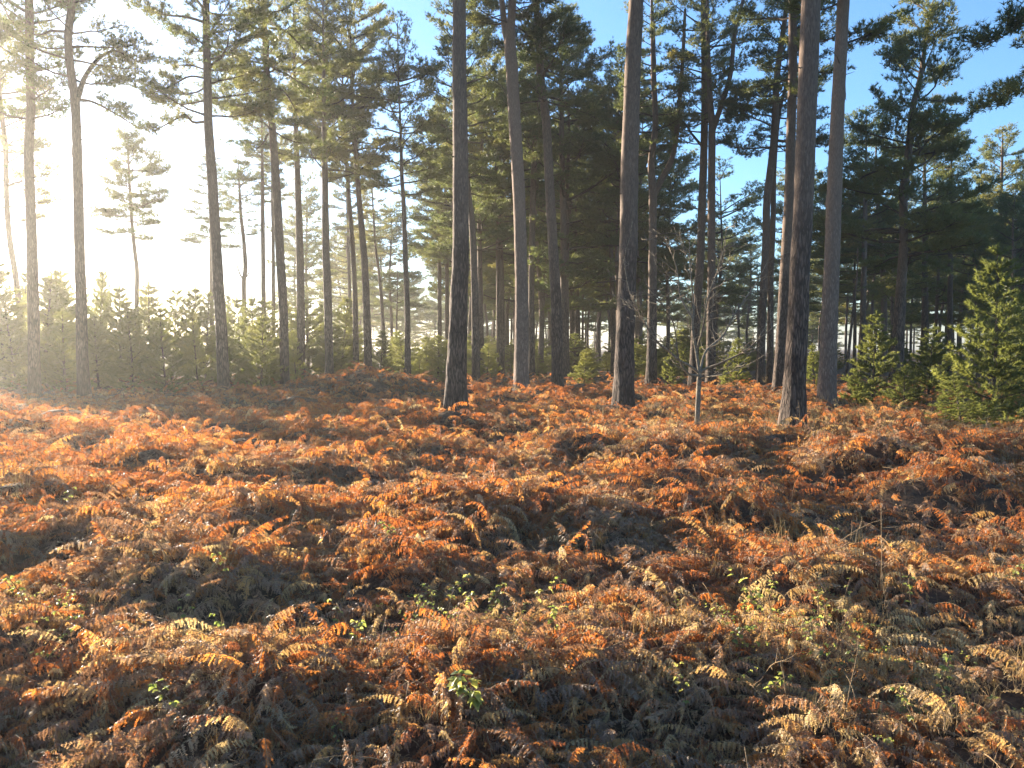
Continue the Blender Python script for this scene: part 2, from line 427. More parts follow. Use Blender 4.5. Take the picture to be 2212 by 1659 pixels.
def young_crown(seed, H, Rb, dens=1.0):
    rng = np.random.default_rng(seed)
    mb = MB(); SP, SD = [], []
    stem = limb_path((0, 0, 0), rng.uniform(0, 6), 1.52, H, rng, n=10, upturn=0.0, wander=0.03)
    z = 0.25
    while z < H * 0.97:
        t = z / H
        n = rng.integers(4, 7); a0 = rng.uniform(0, 6.28)
        for j in range(n):
            az = a0 + j * 6.283 / n + rng.normal(0, 0.3)
            L = max(0.15, Rb * (1 - t) ** 0.75 * (0.65 + 0.5 * min(1, t * 4)) * rng.uniform(0.6, 1.15))
            f = t * 9; i0 = min(int(f), 8); c = stem[i0] + (stem[i0 + 1] - stem[i0]) * (f - i0)
            P = limb_path(c, az, 0.25 + 0.5 * t + rng.normal(0, 0.12), L, rng, n=5, upturn=0.5, wander=0.12)
            mb.add(*tube(P, np.linspace(0.008 + 0.008 * L, 0.004, 5), 3, cap=False), m=0)
            segs = [(P, L)]
            for q in range(int(L / 0.15)):
                s = rng.uniform(0.3, 0.95); f = s * 4; i0 = min(int(f), 3); p0 = P[i0] + (P[i0 + 1] - P[i0]) * (f - i0)
                dv = unit(P[i0 + 1] - P[i0]); sa = math.atan2(dv[1], dv[0]) + rng.choice([-1, 1]) * rng.uniform(0.5, 1.0)
                sl = L * (1.05 - s) * 0.7 + 0.1
                S = limb_path(p0, sa, 0.45 + rng.normal(0, 0.15), sl, rng, n=5, upturn=0.5, wander=0.12)
                segs.append((S, sl))
            for S, sl in segs:
                m = int(sl / 0.042 * dens) + 4
                ff = rng.uniform(0.15, 1.0, m) * 4; ii = np.minimum(ff.astype(int), 3)
                pp = S[ii] + (S[ii + 1] - S[ii]) * (ff - ii)[:, None]
                dd = (S[ii + 1] - S[ii]) / (np.linalg.norm(S[ii + 1] - S[ii], axis=1)[:, None] + 1e-9)
                SP.append(pp); SD.append(dd)
        z += rng.uniform(0.22, 0.36) * (H / 4.5) ** 0.5
    m = int(0.6 / 0.03)                                           # leading shoot
    ff = rng.uniform(0.88, 1.0, m) * 9; ii = np.minimum(ff.astype(int), 8)
    SP.append(stem[ii] + (stem[ii + 1] - stem[ii]) * (ff - ii)[:, None]); SD.append(np.tile([0, 0, 1.0], (m, 1)))
    V, T = blades(np.vstack(SP), np.vstack(SD), rng, 10, 0.1, 0.017, spread=0.95)
    mb.add(V, T, m=1)
    st = tube(stem, np.linspace(0.012 + 0.011 * H, 0.008, 10), 6)
    tr = MB(); tr.add(*st, smooth=True)
    return tr, mb

YOUNG = []
for sd, H, Rb, dn in ((41, 4.5, 1.35, 1.0), (42, 4.2, 1.15, 0.9), (43, 4.8, 1.5, 1.0), (44, 3.6, 1.25, 1.0), (45, 4.5, 1.5, 0.55)):
    tr, cr = young_crown(sd, H, Rb, dn)
    YOUNG.append((tr.mesh('young_trunk', [M['branch']]), cr.mesh('young_crown', [M['branch'], M['needle_young']]), H))

# ------------------------------------------------------------------ mature pines
def trunk_mesh(P, rad, rng, seg=18, rings=None):
    """bole with flaky, slightly uneven outline"""
    n = rings or max(24, int(len(P)))
    rr = np.asarray(rad, float)
    V, T = tube(P, rr, seg, jit=0.0)
    n = len(P)
    ring = V[:n * seg].reshape(n, seg, 3)
    th = np.arange(seg)[None, :] * 1.0
    zz = np.linspace(0, 1, n)[:, None]
    bump = rng.standard_normal((n, seg)) * 0.022 + 0.05 * np.sin(th * 2 * math.pi / seg * 2 + zz * 9 + rng.uniform(0, 6)) * 0.6
    c = P[:, None, :]
    ph = rng.uniform(0, 6.28); hz = P[:, 2] - P[0, 2]
    lobes = np.exp(-hz / 0.75)[:, None] * (0.3 + 0.3 * np.cos(th * 2 * math.pi / seg * 5 + ph))
    knots = np.zeros((n, seg))
    for q in range(int(n / 7)):
        i0 = rng.integers(4, max(5, int(n * 0.8))); j0 = rng.integers(seg); knots[i0, j0] += rng.uniform(0.06, 0.16)
    ring = c + (ring - c) * (1 + bump + lobes + knots)[:, :, None]
    V[:n * seg] = ring.reshape(-1, 3)
    return V, T

def add_part(name, mesh, parent, loc=(0, 0, 0), rot=(0, 0, 0), s=1.0, label=None):
    o = bpy.data.objects.new(name, mesh)
    o.location = loc; o.rotation_euler = rot
    o.scale = (s, s, s) if not isinstance(s, (tuple, list)) else s
    link(o, parent)
    if label: o['label'] = label
    return o

FEET = []
PINE_GROUP = 'tall pines of the stand'
def hero_pine(label, d, pts, H=20.0, zb=10.5, crown=0, cs=1.0, mat='bark', limbs=(), forks=(), stubs=(), group=PINE_GROUP, mesh=None, seed=0, flare=1.0, cat='pine tree'):
    """a pine whose bole follows the points (u, v, width in px) at depth d; the rest of the stem runs on above the picture"""
    rng = np.random.default_rng(1000 + seed)
    P = [pix(u, v, d) for u, v, w in pts]
    rad = [w * d / F / 2 for u, v, w in pts]
    P, rad = P[::-1], rad[::-1]                                   # points were listed top first
    gx, gy = P[0][0], P[0][1]
    gz = float(g_base(gx, gy))
    if P[0][2] > gz - 0.1:                                        # carry the bole down to the ground
        dirn = (P[1] - P[0]) / max(0.2, P[1][2] - P[0][2])
        dz = P[0][2] - (gz - 0.25)
        P.insert(0, P[0] - np.array([dirn[0] * dz * 0.5, dirn[1] * dz, dz])); rad.insert(0, rad[0] * (1.06 if dz < 1 else 1.15))
    rad[0] *= flare
    if H > P[-1][2] + 0.3:
        i = max(0, len(P) - 3)
        dirn = (P[-1] - P[i]) / (P[-1][2] - P[i][2])
        dz = H - P[-1][2]
        dirn[:2] = np.clip(dirn[:2], -0.06, 0.06)
        mid = P[-1] + np.array([dirn[0] * dz * 0.5, dirn[1] * dz * 0.5 + 0.05, dz * 0.5]); top = P[-1] + np.array([dirn[0] * dz * 0.7, 0.1, dz])
        r1 = rad[-1]
        P += [mid, top]; rad += [r1 * 0.55, 0.025]
    base = np.array([P[0][0], P[0][1], gz])
    P = np.array(P) - base
    n = int(max(30, P[-1][2] / 0.28))
    zs = P[:, 2].copy()
    Q = smooth_path(P, n)
    rq = np.interp(Q[:, 2], np.maximum.accumulate(zs), rad)
    root = empty('pine_tree', base)
    tag(root, label, cat, group)
    if d < 34: FEET.append((base[0], base[1], rad[0] + 0.14))
    V, T = trunk_mesh(Q, rq, rng)
    tm = tri_mesh('trunk', V, T, M[mat], smooth=True)
    add_part('trunk', tm, root)
    at = lambda z: np.array([np.interp(z, Q[:, 2], Q[:, k]) for k in range(3)])
    def local(path, r0, r1, nn=14, seg=8):
        PP = np.array([pix(u, v, d + dd) - base for u, v, dd in path])
        PP = smooth_path(PP, nn)
        return tube(PP, np.linspace(r0, r1, nn), seg, jit=0.05, rng=rng), PP
    for path, w0, w1 in forks:
        (V, T), PP = local(path, w0 * d / F / 2, w1 * d / F / 2, 24, 12)
        add_part('fork_stem', tri_mesh('fork_stem', V, T, M[mat], smooth=True), root)
    for path, w0, w1, tuft in limbs:
        (V, T), PP = local(path, w0 * d / F / 2, w1 * d / F / 2)
        mb = MB(); mb.add(V, T, 0, True)
        if tuft:
            SP, SD = [], []
            Ls = np.linalg.norm(np.diff(PP, axis=0), axis=1).sum()
            for q in range(int(Ls / 0.14)):
                s = rng.uniform(0.3, 1.0) * 13; i0 = min(int(s), 12); p0 = PP[i0] + (PP[i0 + 1] - PP[i0]) * (s - i0)
                dv = unit(PP[i0 + 1] - PP[i0])
                sl = rng.uniform(0.5, 1.1) * tuft
                S = limb_path(p0, math.atan2(dv[1], dv[0]) + rng.choice([-1, 1]) * rng.uniform(0.3, 1.4), rng.uniform(-0.2, 0.5), sl, rng, n=4, upturn=0.1)
                mb.add(*tube(S, np.linspace(0.013, 0.005, 4), 3, cap=False), m=0)
                m = int(sl / 0.1 * 2.6)
                ff = rng.uniform(0.3, 1.0, m) * 3; ii = np.minimum(ff.astype(int), 2)
                SP.append(S[ii] + (S[ii + 1] - S[ii]) * (ff - ii)[:, None] + rng.standard_normal((m, 3)) * np.array([0.12, 0.12, 0.06]))
                SD.append(np.tile(unit(S[3] - S[0]) * 0.6 + np.array([0, 0, 0.4]), (m, 1)))
            V2, T2 = blades(np.vstack(SP), np.vstack(SD), rng, 9, 0.16, 0.026)
            mb.add(V2, T2, 1)
        add_part('limb', mb.mesh('limb', [M['branch'], M['needle']]), root)
    for v, side, ln, up in stubs:                                 # dead branch stubs on the bole
        z = pix(CX, v, d)[2] - base[2]
        c = at(z); r = np.interp(z, Q[:, 2], rq)
        p0 = c + np.array([side * r * 0.8, -0.3 * r, 0])
        L = ln * d / F
        pts3 = np.array([p0, p0 + np.array([side * L * 0.5, -0.05 * L, up * L * 0.3]), p0 + np.array([side * L, -0.1 * L, up * L])])
        pp = smooth_path(pts3, 6)
        V, T = tube(pp, np.linspace(0.022, 0.008, 6), 5)
        add_part('dead_branch', tri_mesh('dead_branch', V, T, M['branch'], smooth=True), root)
    if crown is not None:
        b = at(zb - base[2]); t = Q[-1]
        mesh = CROWN[crown] if isinstance(crown, int) else crown
        h0 = CH if isinstance(crown, int) else (11.5 if crown is CROWN_TIER else 6.0)
        s = (t[2] - b[2]) / h0
        axis = Vector(t - b).normalized()
        q = Vector((0, 0, 1)).rotation_difference(axis) @ Euler((0, 0, rng.uniform(0, 6.28))).to_quaternion()
        o = add_part('crown', mesh, root, b)
        o.rotation_mode = 'QUATERNION'; o.rotation_quaternion = q
        o.scale = (s * cs, s * cs, s)
    return root

# ---- left side, against the bright sky
hero_pine('slim leaning pine at the far left edge, trunk curving out of the frame', 42, [(-8, 120, 7), (2, 233, 9), (12, 317, 10), (14, 417, 10), (20, 509, 11), (33, 592, 12), (42, 675, 12), (47, 775, 13)], H=19, zb=8.5, crown=4, seed=1)
hero_pine('sinuous sunlit pine trunk, leftmost of the thick ones', 28, [(63, 0, 16), (65, 167, 17), (67, 233, 18), (62, 317, 19), (65, 417, 20), (69, 542, 21), (72, 675, 22), (74, 809, 23), (75, 859, 24)], H=19.5, zb=9.8, crown=4, cs=0.95, seed=2,
          stubs=((264, 1, 45, -0.1), (290, 1, 35, 0.1), (385, 1, 50, 0.25), (440, 1, 40, 0.15)))
hero_pine('pine with a thick limb arching right high up, left of the white gap', 27, [(155, 0, 16), (147, 83, 16), (155, 167, 17), (162, 217, 18), (167, 333, 18.5), (172, 550, 20), (175, 642, 22), (178, 775, 24), (182, 849, 26)], H=20, zb=10.9, crown=4, cs=1.1, seed=3,
          limbs=(([(168, 212, 0), (178, 180, 0.05), (190, 155, 0.1), (217, 123, 0.2), (253, 110, 0.4), (300, 135, 0.6)], 13, 3, 1.0), ([(172, 215, 0), (200, 220, 0.2), (240, 240, 0.3), (285, 268, 0.4)], 6, 2, 0.8)),
          stubs=((278, -1, 20, 0.2), (300, -1, 18, 0.15), (303, 1, 10, 0.2), (400, 1, 6, 0)))
hero_pine('small solitary pine with an open crown standing in the gap of white sky', 47, [(275, 290, 2), (277, 330, 4), (280, 400, 6), (285, 483, 7.5), (292, 550, 8), (296, 590, 8.5), (295, 675, 9)], H=14.9, zb=8.9, crown=CROWN_OPEN, cs=1.05, seed=4)
hero_pine('straight brown pine right of the white gap, limbs crooked to the left', 29, [(445, 0, 14), (446, 83, 15), (448, 167, 17), (450, 267, 19), (458, 383, 21), (468, 550, 22), (472, 620, 22.5), (477, 692, 23), (483, 842, 24.5)], H=20, zb=10.2, crown=4, cs=1.05, seed=5,
          limbs=(([(443, 263, 0), (417, 264, 0.2), (401, 247, 0.3), (386, 254, 0.4), (333, 283, 0.7)], 6, 2, 0.55), ([(452, 130, 0), (500, 110, 0.2), (525, 85, 0.4), (547, 70, 0.5)], 5, 2, 0.8), ([(452, 73, 0), (493, 65, -0.2), (540, 60, -0.4)], 4.5, 2, 0.8),
                 ([(446, 170, 0), (410, 165, -0.2), (370, 185, -0.3), (320, 205, -0.3)], 4.5, 2, 0.9), ([(446, 100, 0), (410, 75, 0.3), (360, 50, 0.6)], 4.5, 2, 0.8)),
          stubs=((345, 1, 28, 0.2), (355, -1, 12, 0.3), (460, -1, 14, 0.4)))
hero_pine('tall dark pine with a gold rim of sun down its left edge', 32, [(568, 0, 11), (575, 133, 13), (578, 200, 14.5), (587, 267, 16), (597, 400, 17), (605, 550, 18), (612, 675, 18.5), (616, 839, 19.5)], H=20.5, zb=10.6, crown=5, cs=1.05, seed=6,
          limbs=(([(588, 190, 0), (615, 200, 0.4), (640, 240, 0.8)], 5, 2, 0.9), ([(582, 60, 0), (620, 70, 0.3), (660, 110, 0.6)], 5, 2, 0.9)))
hero_pine('grey-green pine trunk just right of the gold-rimmed one', 42, [(640, 300, 11), (645, 450, 14), (648, 559, 16), (650, 675, 16.5), (651, 819, 17)], H=20.5, zb=12.0, crown=1, seed=7)
hero_pine('mid-distance pine rising from the left end of the bracken mound', 39, [(700, 250, 10), (702, 383, 13), (704, 550, 15.5), (707, 609, 17), (712, 802, 18)], H=20, zb=10.6, crown=3, cs=1.1, seed=8)
hero_pine('thin wavering pine with a bare antler-like side branch, in hazy light', 52, [(518, 420, 6), (520, 462, 7), (527, 525, 8), (530, 580, 9), (527, 609, 9), (528, 702, 10)], H=14.5, zb=9.3, crown=4, cs=1.1, seed=9,
          limbs=(([(527, 604, 0), (520, 596, 0), (511, 570, 0), (506, 549, 0.2)], 4, 1.5, 0), ([(529, 602, 0), (537, 590, 0), (543, 565, 0)], 3.5, 1.5, 0)))
hero_pine('thin far pine behind the straight brown trunk with crooked limbs', 60, [(455, 450, 6), (456, 525, 7), (457, 655, 8.5)], H=16.5, zb=9.6, crown=3, cs=1.4, seed=10)
hero_pine('hazy thin pine, left one of a pair behind the gold-rimmed trunk', 50, [(567, 420, 8), (568, 509, 9), (570, 715, 10.5)], H=19.5, zb=12.4, crown=5, cs=0.9, seed=11)
hero_pine('hazy thinner pine, right one of a pair behind the gold-rimmed trunk', 55, [(588, 440, 6), (590, 525, 7), (591, 722, 8.5)], H=19, zb=12.4, crown=1, cs=0.9, seed=12)
# ---- middle
hero_pine('slim pine with a lit edge above the top of the bracken mound, left of two', 45, [(752, 400, 8), (760, 509, 10), (767, 642, 11), (769, 789, 13)], H=20, zb=11, crown=0, seed=13)
hero_pine('pine standing on the bracken mound, right of two close trunks', 42, [(775, 420, 11), (787, 559, 15), (792, 675, 16), (795, 775, 16.5)], H=21, zb=11, crown=2, seed=14)
hero_pine('very thin far pine just left of the two on the bracken mound', 70, [(750, 430, 5), (752, 509, 6), (757, 702, 7.5)], H=20, zb=12, crown=1, seed=15)
hero_pine('thin pine slanting left behind the bracken mound', 60, [(812, 540, 5.5), (819, 592, 6.5), (828, 709, 7.5)], H=17, zb=10, crown=3, seed=16)
hero_pine('upright pine standing alone against the pale gap right of the bracken mound', 40, [(866, 300, 6), (868, 380, 8), (872, 442, 9), (875, 542, 10.5), (880, 675, 12), (881, 815, 14.5)], H=18.5, zb=9.5, crown=4, cs=1.0, seed=17, stubs=((520, -1, 24, 0.2), (470, -1, 26, 0.3), (640, -1, 10, 0.1)))
hero_pine('thin pine with ochre foliage, left one close behind the big middle trunk', 58, [(947, 430, 7), (949, 509, 8), (950, 759, 9.5)], H=20, zb=9, crown=5, seed=18)
hero_pine('thin pine hugging the left side of the big middle trunk', 58.5, [(963, 440, 7), (965, 542, 8), (966, 735, 9.5)], H=20, zb=9.5, crown=3, seed=19)
hero_pine('massive straight pine at centre left, dark cracked bark with a bright left rim', 20, [(992, 0, 28), (992, 133, 30), (994, 267, 31.5), (995, 433, 33), (995, 550, 34.5), (993, 609, 36), (989, 725, 39), (986, 809, 42), (985, 882, 47)], H=20, zb=12.5, crown=0, seed=20,
          stubs=((30, -1, 16, 0.5), (85, -1, 12, 0.6), (210, 1, 10, 0.3), (340, -1, 6, 0.3)), limbs=(([(1004, 165, 0), (1040, 165, 0.2), (1075, 178, 0.2), (1092, 200, 0.1), (1100, 222, 0)], 2.2, 1.0, 0),))
hero_pine('curved pine just right of the massive centre-left trunk', 41, [(1010, 400, 12), (1019, 475, 13), (1025, 609, 15), (1028, 815, 17.5)], H=20, zb=10, crown=1, seed=21)
hero_pine('slim grey pine midway between the massive trunk and the forked pale one', 50, [(1073, 420, 7), (1075, 509, 9), (1078, 675, 12), (1079, 795, 12.5)], H=20.5, zb=10, crown=2, seed=22)
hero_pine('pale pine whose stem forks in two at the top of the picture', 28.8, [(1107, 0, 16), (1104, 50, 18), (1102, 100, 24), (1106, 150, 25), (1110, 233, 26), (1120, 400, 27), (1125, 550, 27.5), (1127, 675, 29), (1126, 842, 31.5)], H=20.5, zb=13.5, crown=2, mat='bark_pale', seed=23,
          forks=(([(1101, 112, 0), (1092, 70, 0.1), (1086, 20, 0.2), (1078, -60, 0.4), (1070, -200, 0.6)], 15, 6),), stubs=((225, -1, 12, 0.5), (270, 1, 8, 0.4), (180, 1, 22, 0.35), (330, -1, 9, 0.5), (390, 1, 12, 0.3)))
hero_pine('dark pine partly hidden behind the right side of the pale forked one', 45, [(1160, 200, 9), (1152, 400, 12), (1149, 560, 13), (1148, 642, 13), (1149, 805, 13.5)], H=20.5, zb=11, crown=3, seed=24)
hero_pine('reddish pine bending left as it rises, right of the pale forked one', 32, [(1158, 0, 12), (1164, 100, 14), (1170, 183, 16), (1180, 267, 18), (1187, 400, 20), (1195, 542, 22), (1202, 675, 23.5), (1204, 825, 24)], H=20.5, zb=11.8, crown=5, seed=25, stubs=((220, 1, 30, 0.35), (300, -1, 14, 0.4), (380, 1, 16, 0.3)))
hero_pine('dark pine tight behind the reddish bending one', 45, [(1212, 200, 9), (1215, 400, 12), (1217, 509, 13), (1217, 742, 14.5)], H=21, zb=11.5, crown=0, seed=26)
hero_pine('thin straight pine with a pale lit side, right of the reddish bending one', 65, [(1234, 450, 7), (1235, 542, 8), (1235, 735, 9.5)], H=20, zb=11, crown=4, seed=27)
hero_pine('slim dark pine just left of the massive cracked trunk near the bare sapling', 55, [(1318, 480, 8), (1322, 609, 10.5), (1325, 775, 11.5)], H=20, zb=10, crown=1, seed=28)
hero_pine('massive pine with deeply cracked bark left of the bare sapling', 22, [(1374, 0, 30), (1369, 100, 32), (1364, 233, 34), (1360, 367, 36.5), (1357, 550, 38), (1355, 609, 38.5), (1350, 742, 40), (1347, 869, 44)], H=20.5, zb=13.5, crown=2, seed=29, stubs=((60, 1, 14, 0.4), (190, -1, 10, 0.3), (250, 1, 18, 0.2), (420, -1, 7, 0.2)))
# ---- right
hero_pine('dark pine dividing into two curved stems halfway up, left of the bare sapling', 37, [(1410, 60, 10), (1412, 167, 11), (1416, 267, 12), (1407, 345, 14), (1410, 417, 18), (1410, 475, 17), (1409, 675, 19), (1407, 825, 22)], H=19.5, zb=11, crown=3, seed=30,
          forks=(([(1411, 425, 0), (1432, 383, 0.1), (1454, 333, 0.2), (1466, 240, 0.3), (1474, 140, 0.4), (1480, 20, 0.4)], 13, 6),))
hero_pine('straight dark pine rising directly behind the bare sapling', 38, [(1520, 0, 12.5), (1522, 167, 14), (1522, 267, 15), (1517, 433, 16), (1513, 550, 17), (1505, 675, 18), (1498, 809, 19)], H=20.5, zb=11.5, crown=4, seed=31,
          limbs=(([(1520, 320, 0), (1495, 290, -0.2), (1475, 262, -0.3), (1440, 240, -0.4)], 6, 2.5, 0.6),))
hero_pine('dark pine throwing a long stem up to the right, just right of the bare sapling', 36, [(1528, 0, 6), (1530, 120, 9), (1535, 230, 12), (1538, 275, 15), (1537, 400, 16), (1537, 550, 17), (1537, 600, 17.5), (1535, 819, 20)], H=17, zb=12, crown=4, cs=0.9, seed=32,
          forks=(([(1539, 285, 0), (1558, 227, -0.1), (1578, 160, -0.2), (1588, 67, -0.3), (1605, 0, -0.4), (1625, -120, -0.6)], 12, 5),),
          limbs=(([(1560, 215, 0), (1550, 190, 0), (1535, 172, 0)], 4, 2, 0.5),))
hero_pine('left stem of the leaning twin pines left of the big pair', 36, [(1700, 0, 9), (1692, 67, 11), (1678, 167, 13), (1672, 300, 15), (1657, 433, 15.5), (1655, 509, 15.5), (1647, 675, 16), (1642, 825, 19)], H=19.5, zb=11, crown=5, seed=33)
hero_pine('right thinner stem of the leaning twin pines, its left side lit pale', 36.6, [(1706, 150, 6), (1698, 187, 7), (1682, 250, 8.5), (1672, 367, 10), (1670, 475, 11), (1665, 609, 12.5), (1663, 792, 14), (1663, 835, 14)], H=17, zb=11, crown=4, cs=0.9, seed=34)
hero_pine('reddish-brown pine half hidden behind the left of the big right-hand trunk', 30, [(1713, 0, 17), (1712, 167, 18), (1708, 300, 20), (1705, 433, 22), (1697, 575, 23), (1688, 742, 23), (1681, 850, 24)], H=20, zb=11.5, crown=1, seed=35)
hero_pine('largest pine at right, thick trunk with sunlit flaking bark on its left side', 16.5, [(1752, 0, 38), (1747, 133, 39.5), (1742, 267, 41), (1737, 400, 41.5), (1730, 550, 42), (1728, 575, 42.5), (1723, 709, 43), (1717, 825, 44), (1713, 909, 50)], H=20, zb=13, crown=2, mat='bark', seed=36, stubs=((150, -1, 9, 0.3), (318, 1, 12, -0.2), (520, 1, 7, 0.3)))
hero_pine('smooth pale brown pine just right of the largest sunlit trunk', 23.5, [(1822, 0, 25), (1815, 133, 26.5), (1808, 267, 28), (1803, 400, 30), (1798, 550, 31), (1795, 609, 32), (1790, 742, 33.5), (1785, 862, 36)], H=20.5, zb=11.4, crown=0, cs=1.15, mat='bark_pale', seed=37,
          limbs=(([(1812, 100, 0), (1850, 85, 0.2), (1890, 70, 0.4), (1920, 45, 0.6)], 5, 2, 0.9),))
hero_pine('broad dark pine with tiered spreading branches at far right against blue sky', 35, [(2010, 30, 4), (2005, 50, 6), (1988, 167, 10), (1972, 233, 13), (1962, 333, 15), (1952, 433, 16), (1952, 525, 17), (1945, 642, 20), (1938, 775, 26)], H=17.2, zb=5.6, crown=CROWN_TIER, cs=0.95, seed=38,
          limbs=(([(1958, 462, 0), (1985, 466, -0.5), (2020, 480, -1.0), (2060, 498, -1.2), (2110, 505, -1.2)], 6, 2, 0.7),))
hero_pine('grey pine trunk deep in the wood right of the smooth pale one', 50, [(1868, 520, 10), (1865, 642, 12), (1863, 759, 13.5)], H=17, zb=7.5, crown=1, seed=39)
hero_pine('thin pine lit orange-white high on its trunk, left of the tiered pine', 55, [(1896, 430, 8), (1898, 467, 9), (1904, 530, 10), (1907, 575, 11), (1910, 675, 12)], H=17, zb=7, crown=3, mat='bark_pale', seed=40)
hero_pine('spindly leaning dead-looking pine pole right of the smooth pale trunk', 35, [(1851, 600, 4), (1847, 635, 5), (1832, 775, 6.5)], H=6.5, zb=4.4, crown=None, seed=41)
hero_pine('dim pine trunk right of the tiered pine, first of two', 55, [(1998, 500, 11), (1998, 609, 12.5), (1998, 692, 13.5)], H=18, zb=9, crown=0, seed=42)
hero_pine('dim pine trunk right of the tiered pine, second and thinner of two', 55.5, [(2055, 460, 8), (2053, 542, 9), (2052, 709, 11)], H=18, zb=8.5, crown=5, seed=43)
hero_pine('slender pine with a clear crown against blue sky near the right edge', 60, [(2166, 300, 3), (2165, 333, 5), (2162, 467, 7), (2160, 650, 9)], H=18.6, zb=9.5, crown=1, cs=0.95, seed=44)
hero_pine('overhanging pine beyond the right edge, only its outer boughs in view', 22, [(2420, 0, 28), (2410, 400, 32), (2400, 862, 38)], H=18, zb=9.0, crown=2, cs=1.05, seed=45,
          limbs=(([(2412, 40, 0), (2300, 20, -0.5), (2200, 60, -0.8), (2130, 100, -1.0)], 6, 2, 0.9), ([(2412, 230, 0), (2300, 150, -0.5), (2210, 190, -0.7), (2150, 235, -0.8)], 6, 2, 0.8)))
# ---- dead snag
def snag():
    d = 60; base = pix(857, 760, d); base[2] = float(g_base(base[0], base[1]))
    root = empty('dead_snag', base); tag(root, 'bare dead snag with short bony branches in the pale gap', 'dead tree')
    P = smooth_path(np.array([[0, 0, -0.2], pix(857, 700, d) - base, pix(858, 640, d) - base, pix(859, 572, d) - base]), 12)
    V, T = tube(P, np.linspace(0.1, 0.02, 12), 8); add_part('trunk', tri_mesh('trunk', V, T, M['branch'], smooth=True), root)
    rng = np.random.default_rng(5)
    for v, s, ln in ((600, 1, 14), (615, -1, 10), (640, 1, 9), (655, 1, 22), (640, -1, 16), (668, -1, 14), (672, 1, 12)):
        z = pix(CX, v, d)[2] - base[2]; c = np.array([np.interp(z, P[:, 2], P[:, k]) for k in range(3)])
        Q = limb_path(c, 0.1 if s > 0 else 3.0, 0.35, ln * d / F, rng, n=5, upturn=0.7)
        V, T = tube(Q, np.linspace(0.035, 0.008, 5), 4); add_part('dead_branch', tri_mesh('dead_branch', V, T, M['branch']), root)
snag()

# ---- background stand: copies of a few whole pines
TRUNK_BG = []
for k in range(5):
    rng = np.random.default_rng(200 + k)
    P = smooth_path(np.array([[0, 0, -0.3], [rng.normal(0, .12), rng.normal(0, .12), 5], [rng.normal(0, .25), rng.normal(0, .25), 11], [rng.normal(0, .15), rng.normal(0, .1), 16], [0, 0, 20]]), 36)
    rr = np.interp(P[:, 2], [-0.3, 0.5, 10, 20], [0.25, 0.2, 0.15, 0.02])
    V, T = trunk_mesh(P, rr, rng, seg=10)
    TRUNK_BG.append(tri_mesh('trunk', V, T, M['bark'] if k < 3 else M['bark_pale'], smooth=True))

MARK = ((-400, 'the leftmost thick trunk'), (182, 'the limb-arching pine'), (483, 'the straight brown trunk'), (616, 'the gold-rimmed trunk'), (795, 'the trunks on the mound'), (881, 'the lone upright pine'), (986, 'the massive centre-left trunk'),
        (1126, 'the pale forked trunk'), (1204, 'the reddish bending trunk'), (1348, 'the massive cracked trunk'), (1408, 'the two-stemmed trunk'), (1505, 'the bare sapling'), (1645, 'the leaning twins'),
        (1720, 'the largest right-hand trunk'), (1790, 'the smooth pale trunk'), (1945, 'the tiered pine'), (2160, 'the sunlit young pine'))
def between(u):
    lo = [m for a, m in MARK if a <= u][-1]; hi = [m for a, m in MARK if a > u]
    return 'between %s and %s' % (lo, hi[0]) if hi else 'right of ' + lo

RANK = []                                                         # (object, words before, words after, position across the picture)
ORD = ('first second third fourth fifth sixth seventh eighth ninth tenth eleventh twelfth thirteenth fourteenth fifteenth sixteenth seventeenth eighteenth nineteenth twentieth').split()

def bg_pine(x, y, s, k, c, rz, zb, cs, label, group):
    root = empty('pine_tree', (x, y, float(g_base(x, y))), rz, s)
    tag(root, label, 'pine tree', group)
    add_part('trunk', TRUNK_BG[k], root)
    sc = (20.0 - zb) / CH
    add_part('crown', CROWN[c], root, (0, 0, zb), (0, 0, rz * 3), (sc * cs, sc * cs, sc))
    return root

rng = np.random.default_rng(77)
placed = []
n_bg = 0
tries = 0
while n_bg < 150 and tries < 20000:
    tries += 1
    u = rng.uniform(640, 2420) if rng.random() < 0.6 else rng.uniform(980, 1640); d = 46 + 110 * rng.random() ** 1.25
    if u < 960 and d < 75: continue
    if 880 < u < 945: continue
    if 1400 < u < 1790 and (d < 60 or rng.random() < 0.5): continue
    x = (u - CX) / F * d
    if any((x - a) ** 2 + (d - b) ** 2 < 3.0 ** 2 for a, b in placed): continue
    placed.append((x, d))
    far = d > 95
    if far: lab, gr = 'far pine', 'far pines in the hazy depth of the wood'
    else: lab, gr = 'background pine', 'background pines of the stand'
    sc_ = rng.uniform(0.82, 1.05)
    if u > 1770: sc_ = min(sc_, (2 + (752 - rng.uniform(380, 470)) / F * d) / 20)
    RANK.append((bg_pine(x, d, sc_, int(rng.integers(5)), int(rng.integers(6)), rng.uniform(0, 6.28), rng.uniform(5.0, 9.5), rng.uniform(0.95, 1.35), lab, gr), lab, between(u), u))
    n_bg += 1
for i in range(90):                                               # the wood closing the view
    u = rng.uniform(-150, 2400); d = rng.uniform(150, 260)
    RANK.append((bg_pine((u - CX) / F * d, d, rng.uniform(0.35, 0.5) if u < 700 else rng.uniform(0.55, 0.85), int(rng.integers(5)), int(rng.integers(6)), rng.uniform(0, 6.28), rng.uniform(1.5, 5), 1.4,
            'remote pine', 'remote pines closing the view'), 'remote pine', between(u), u))

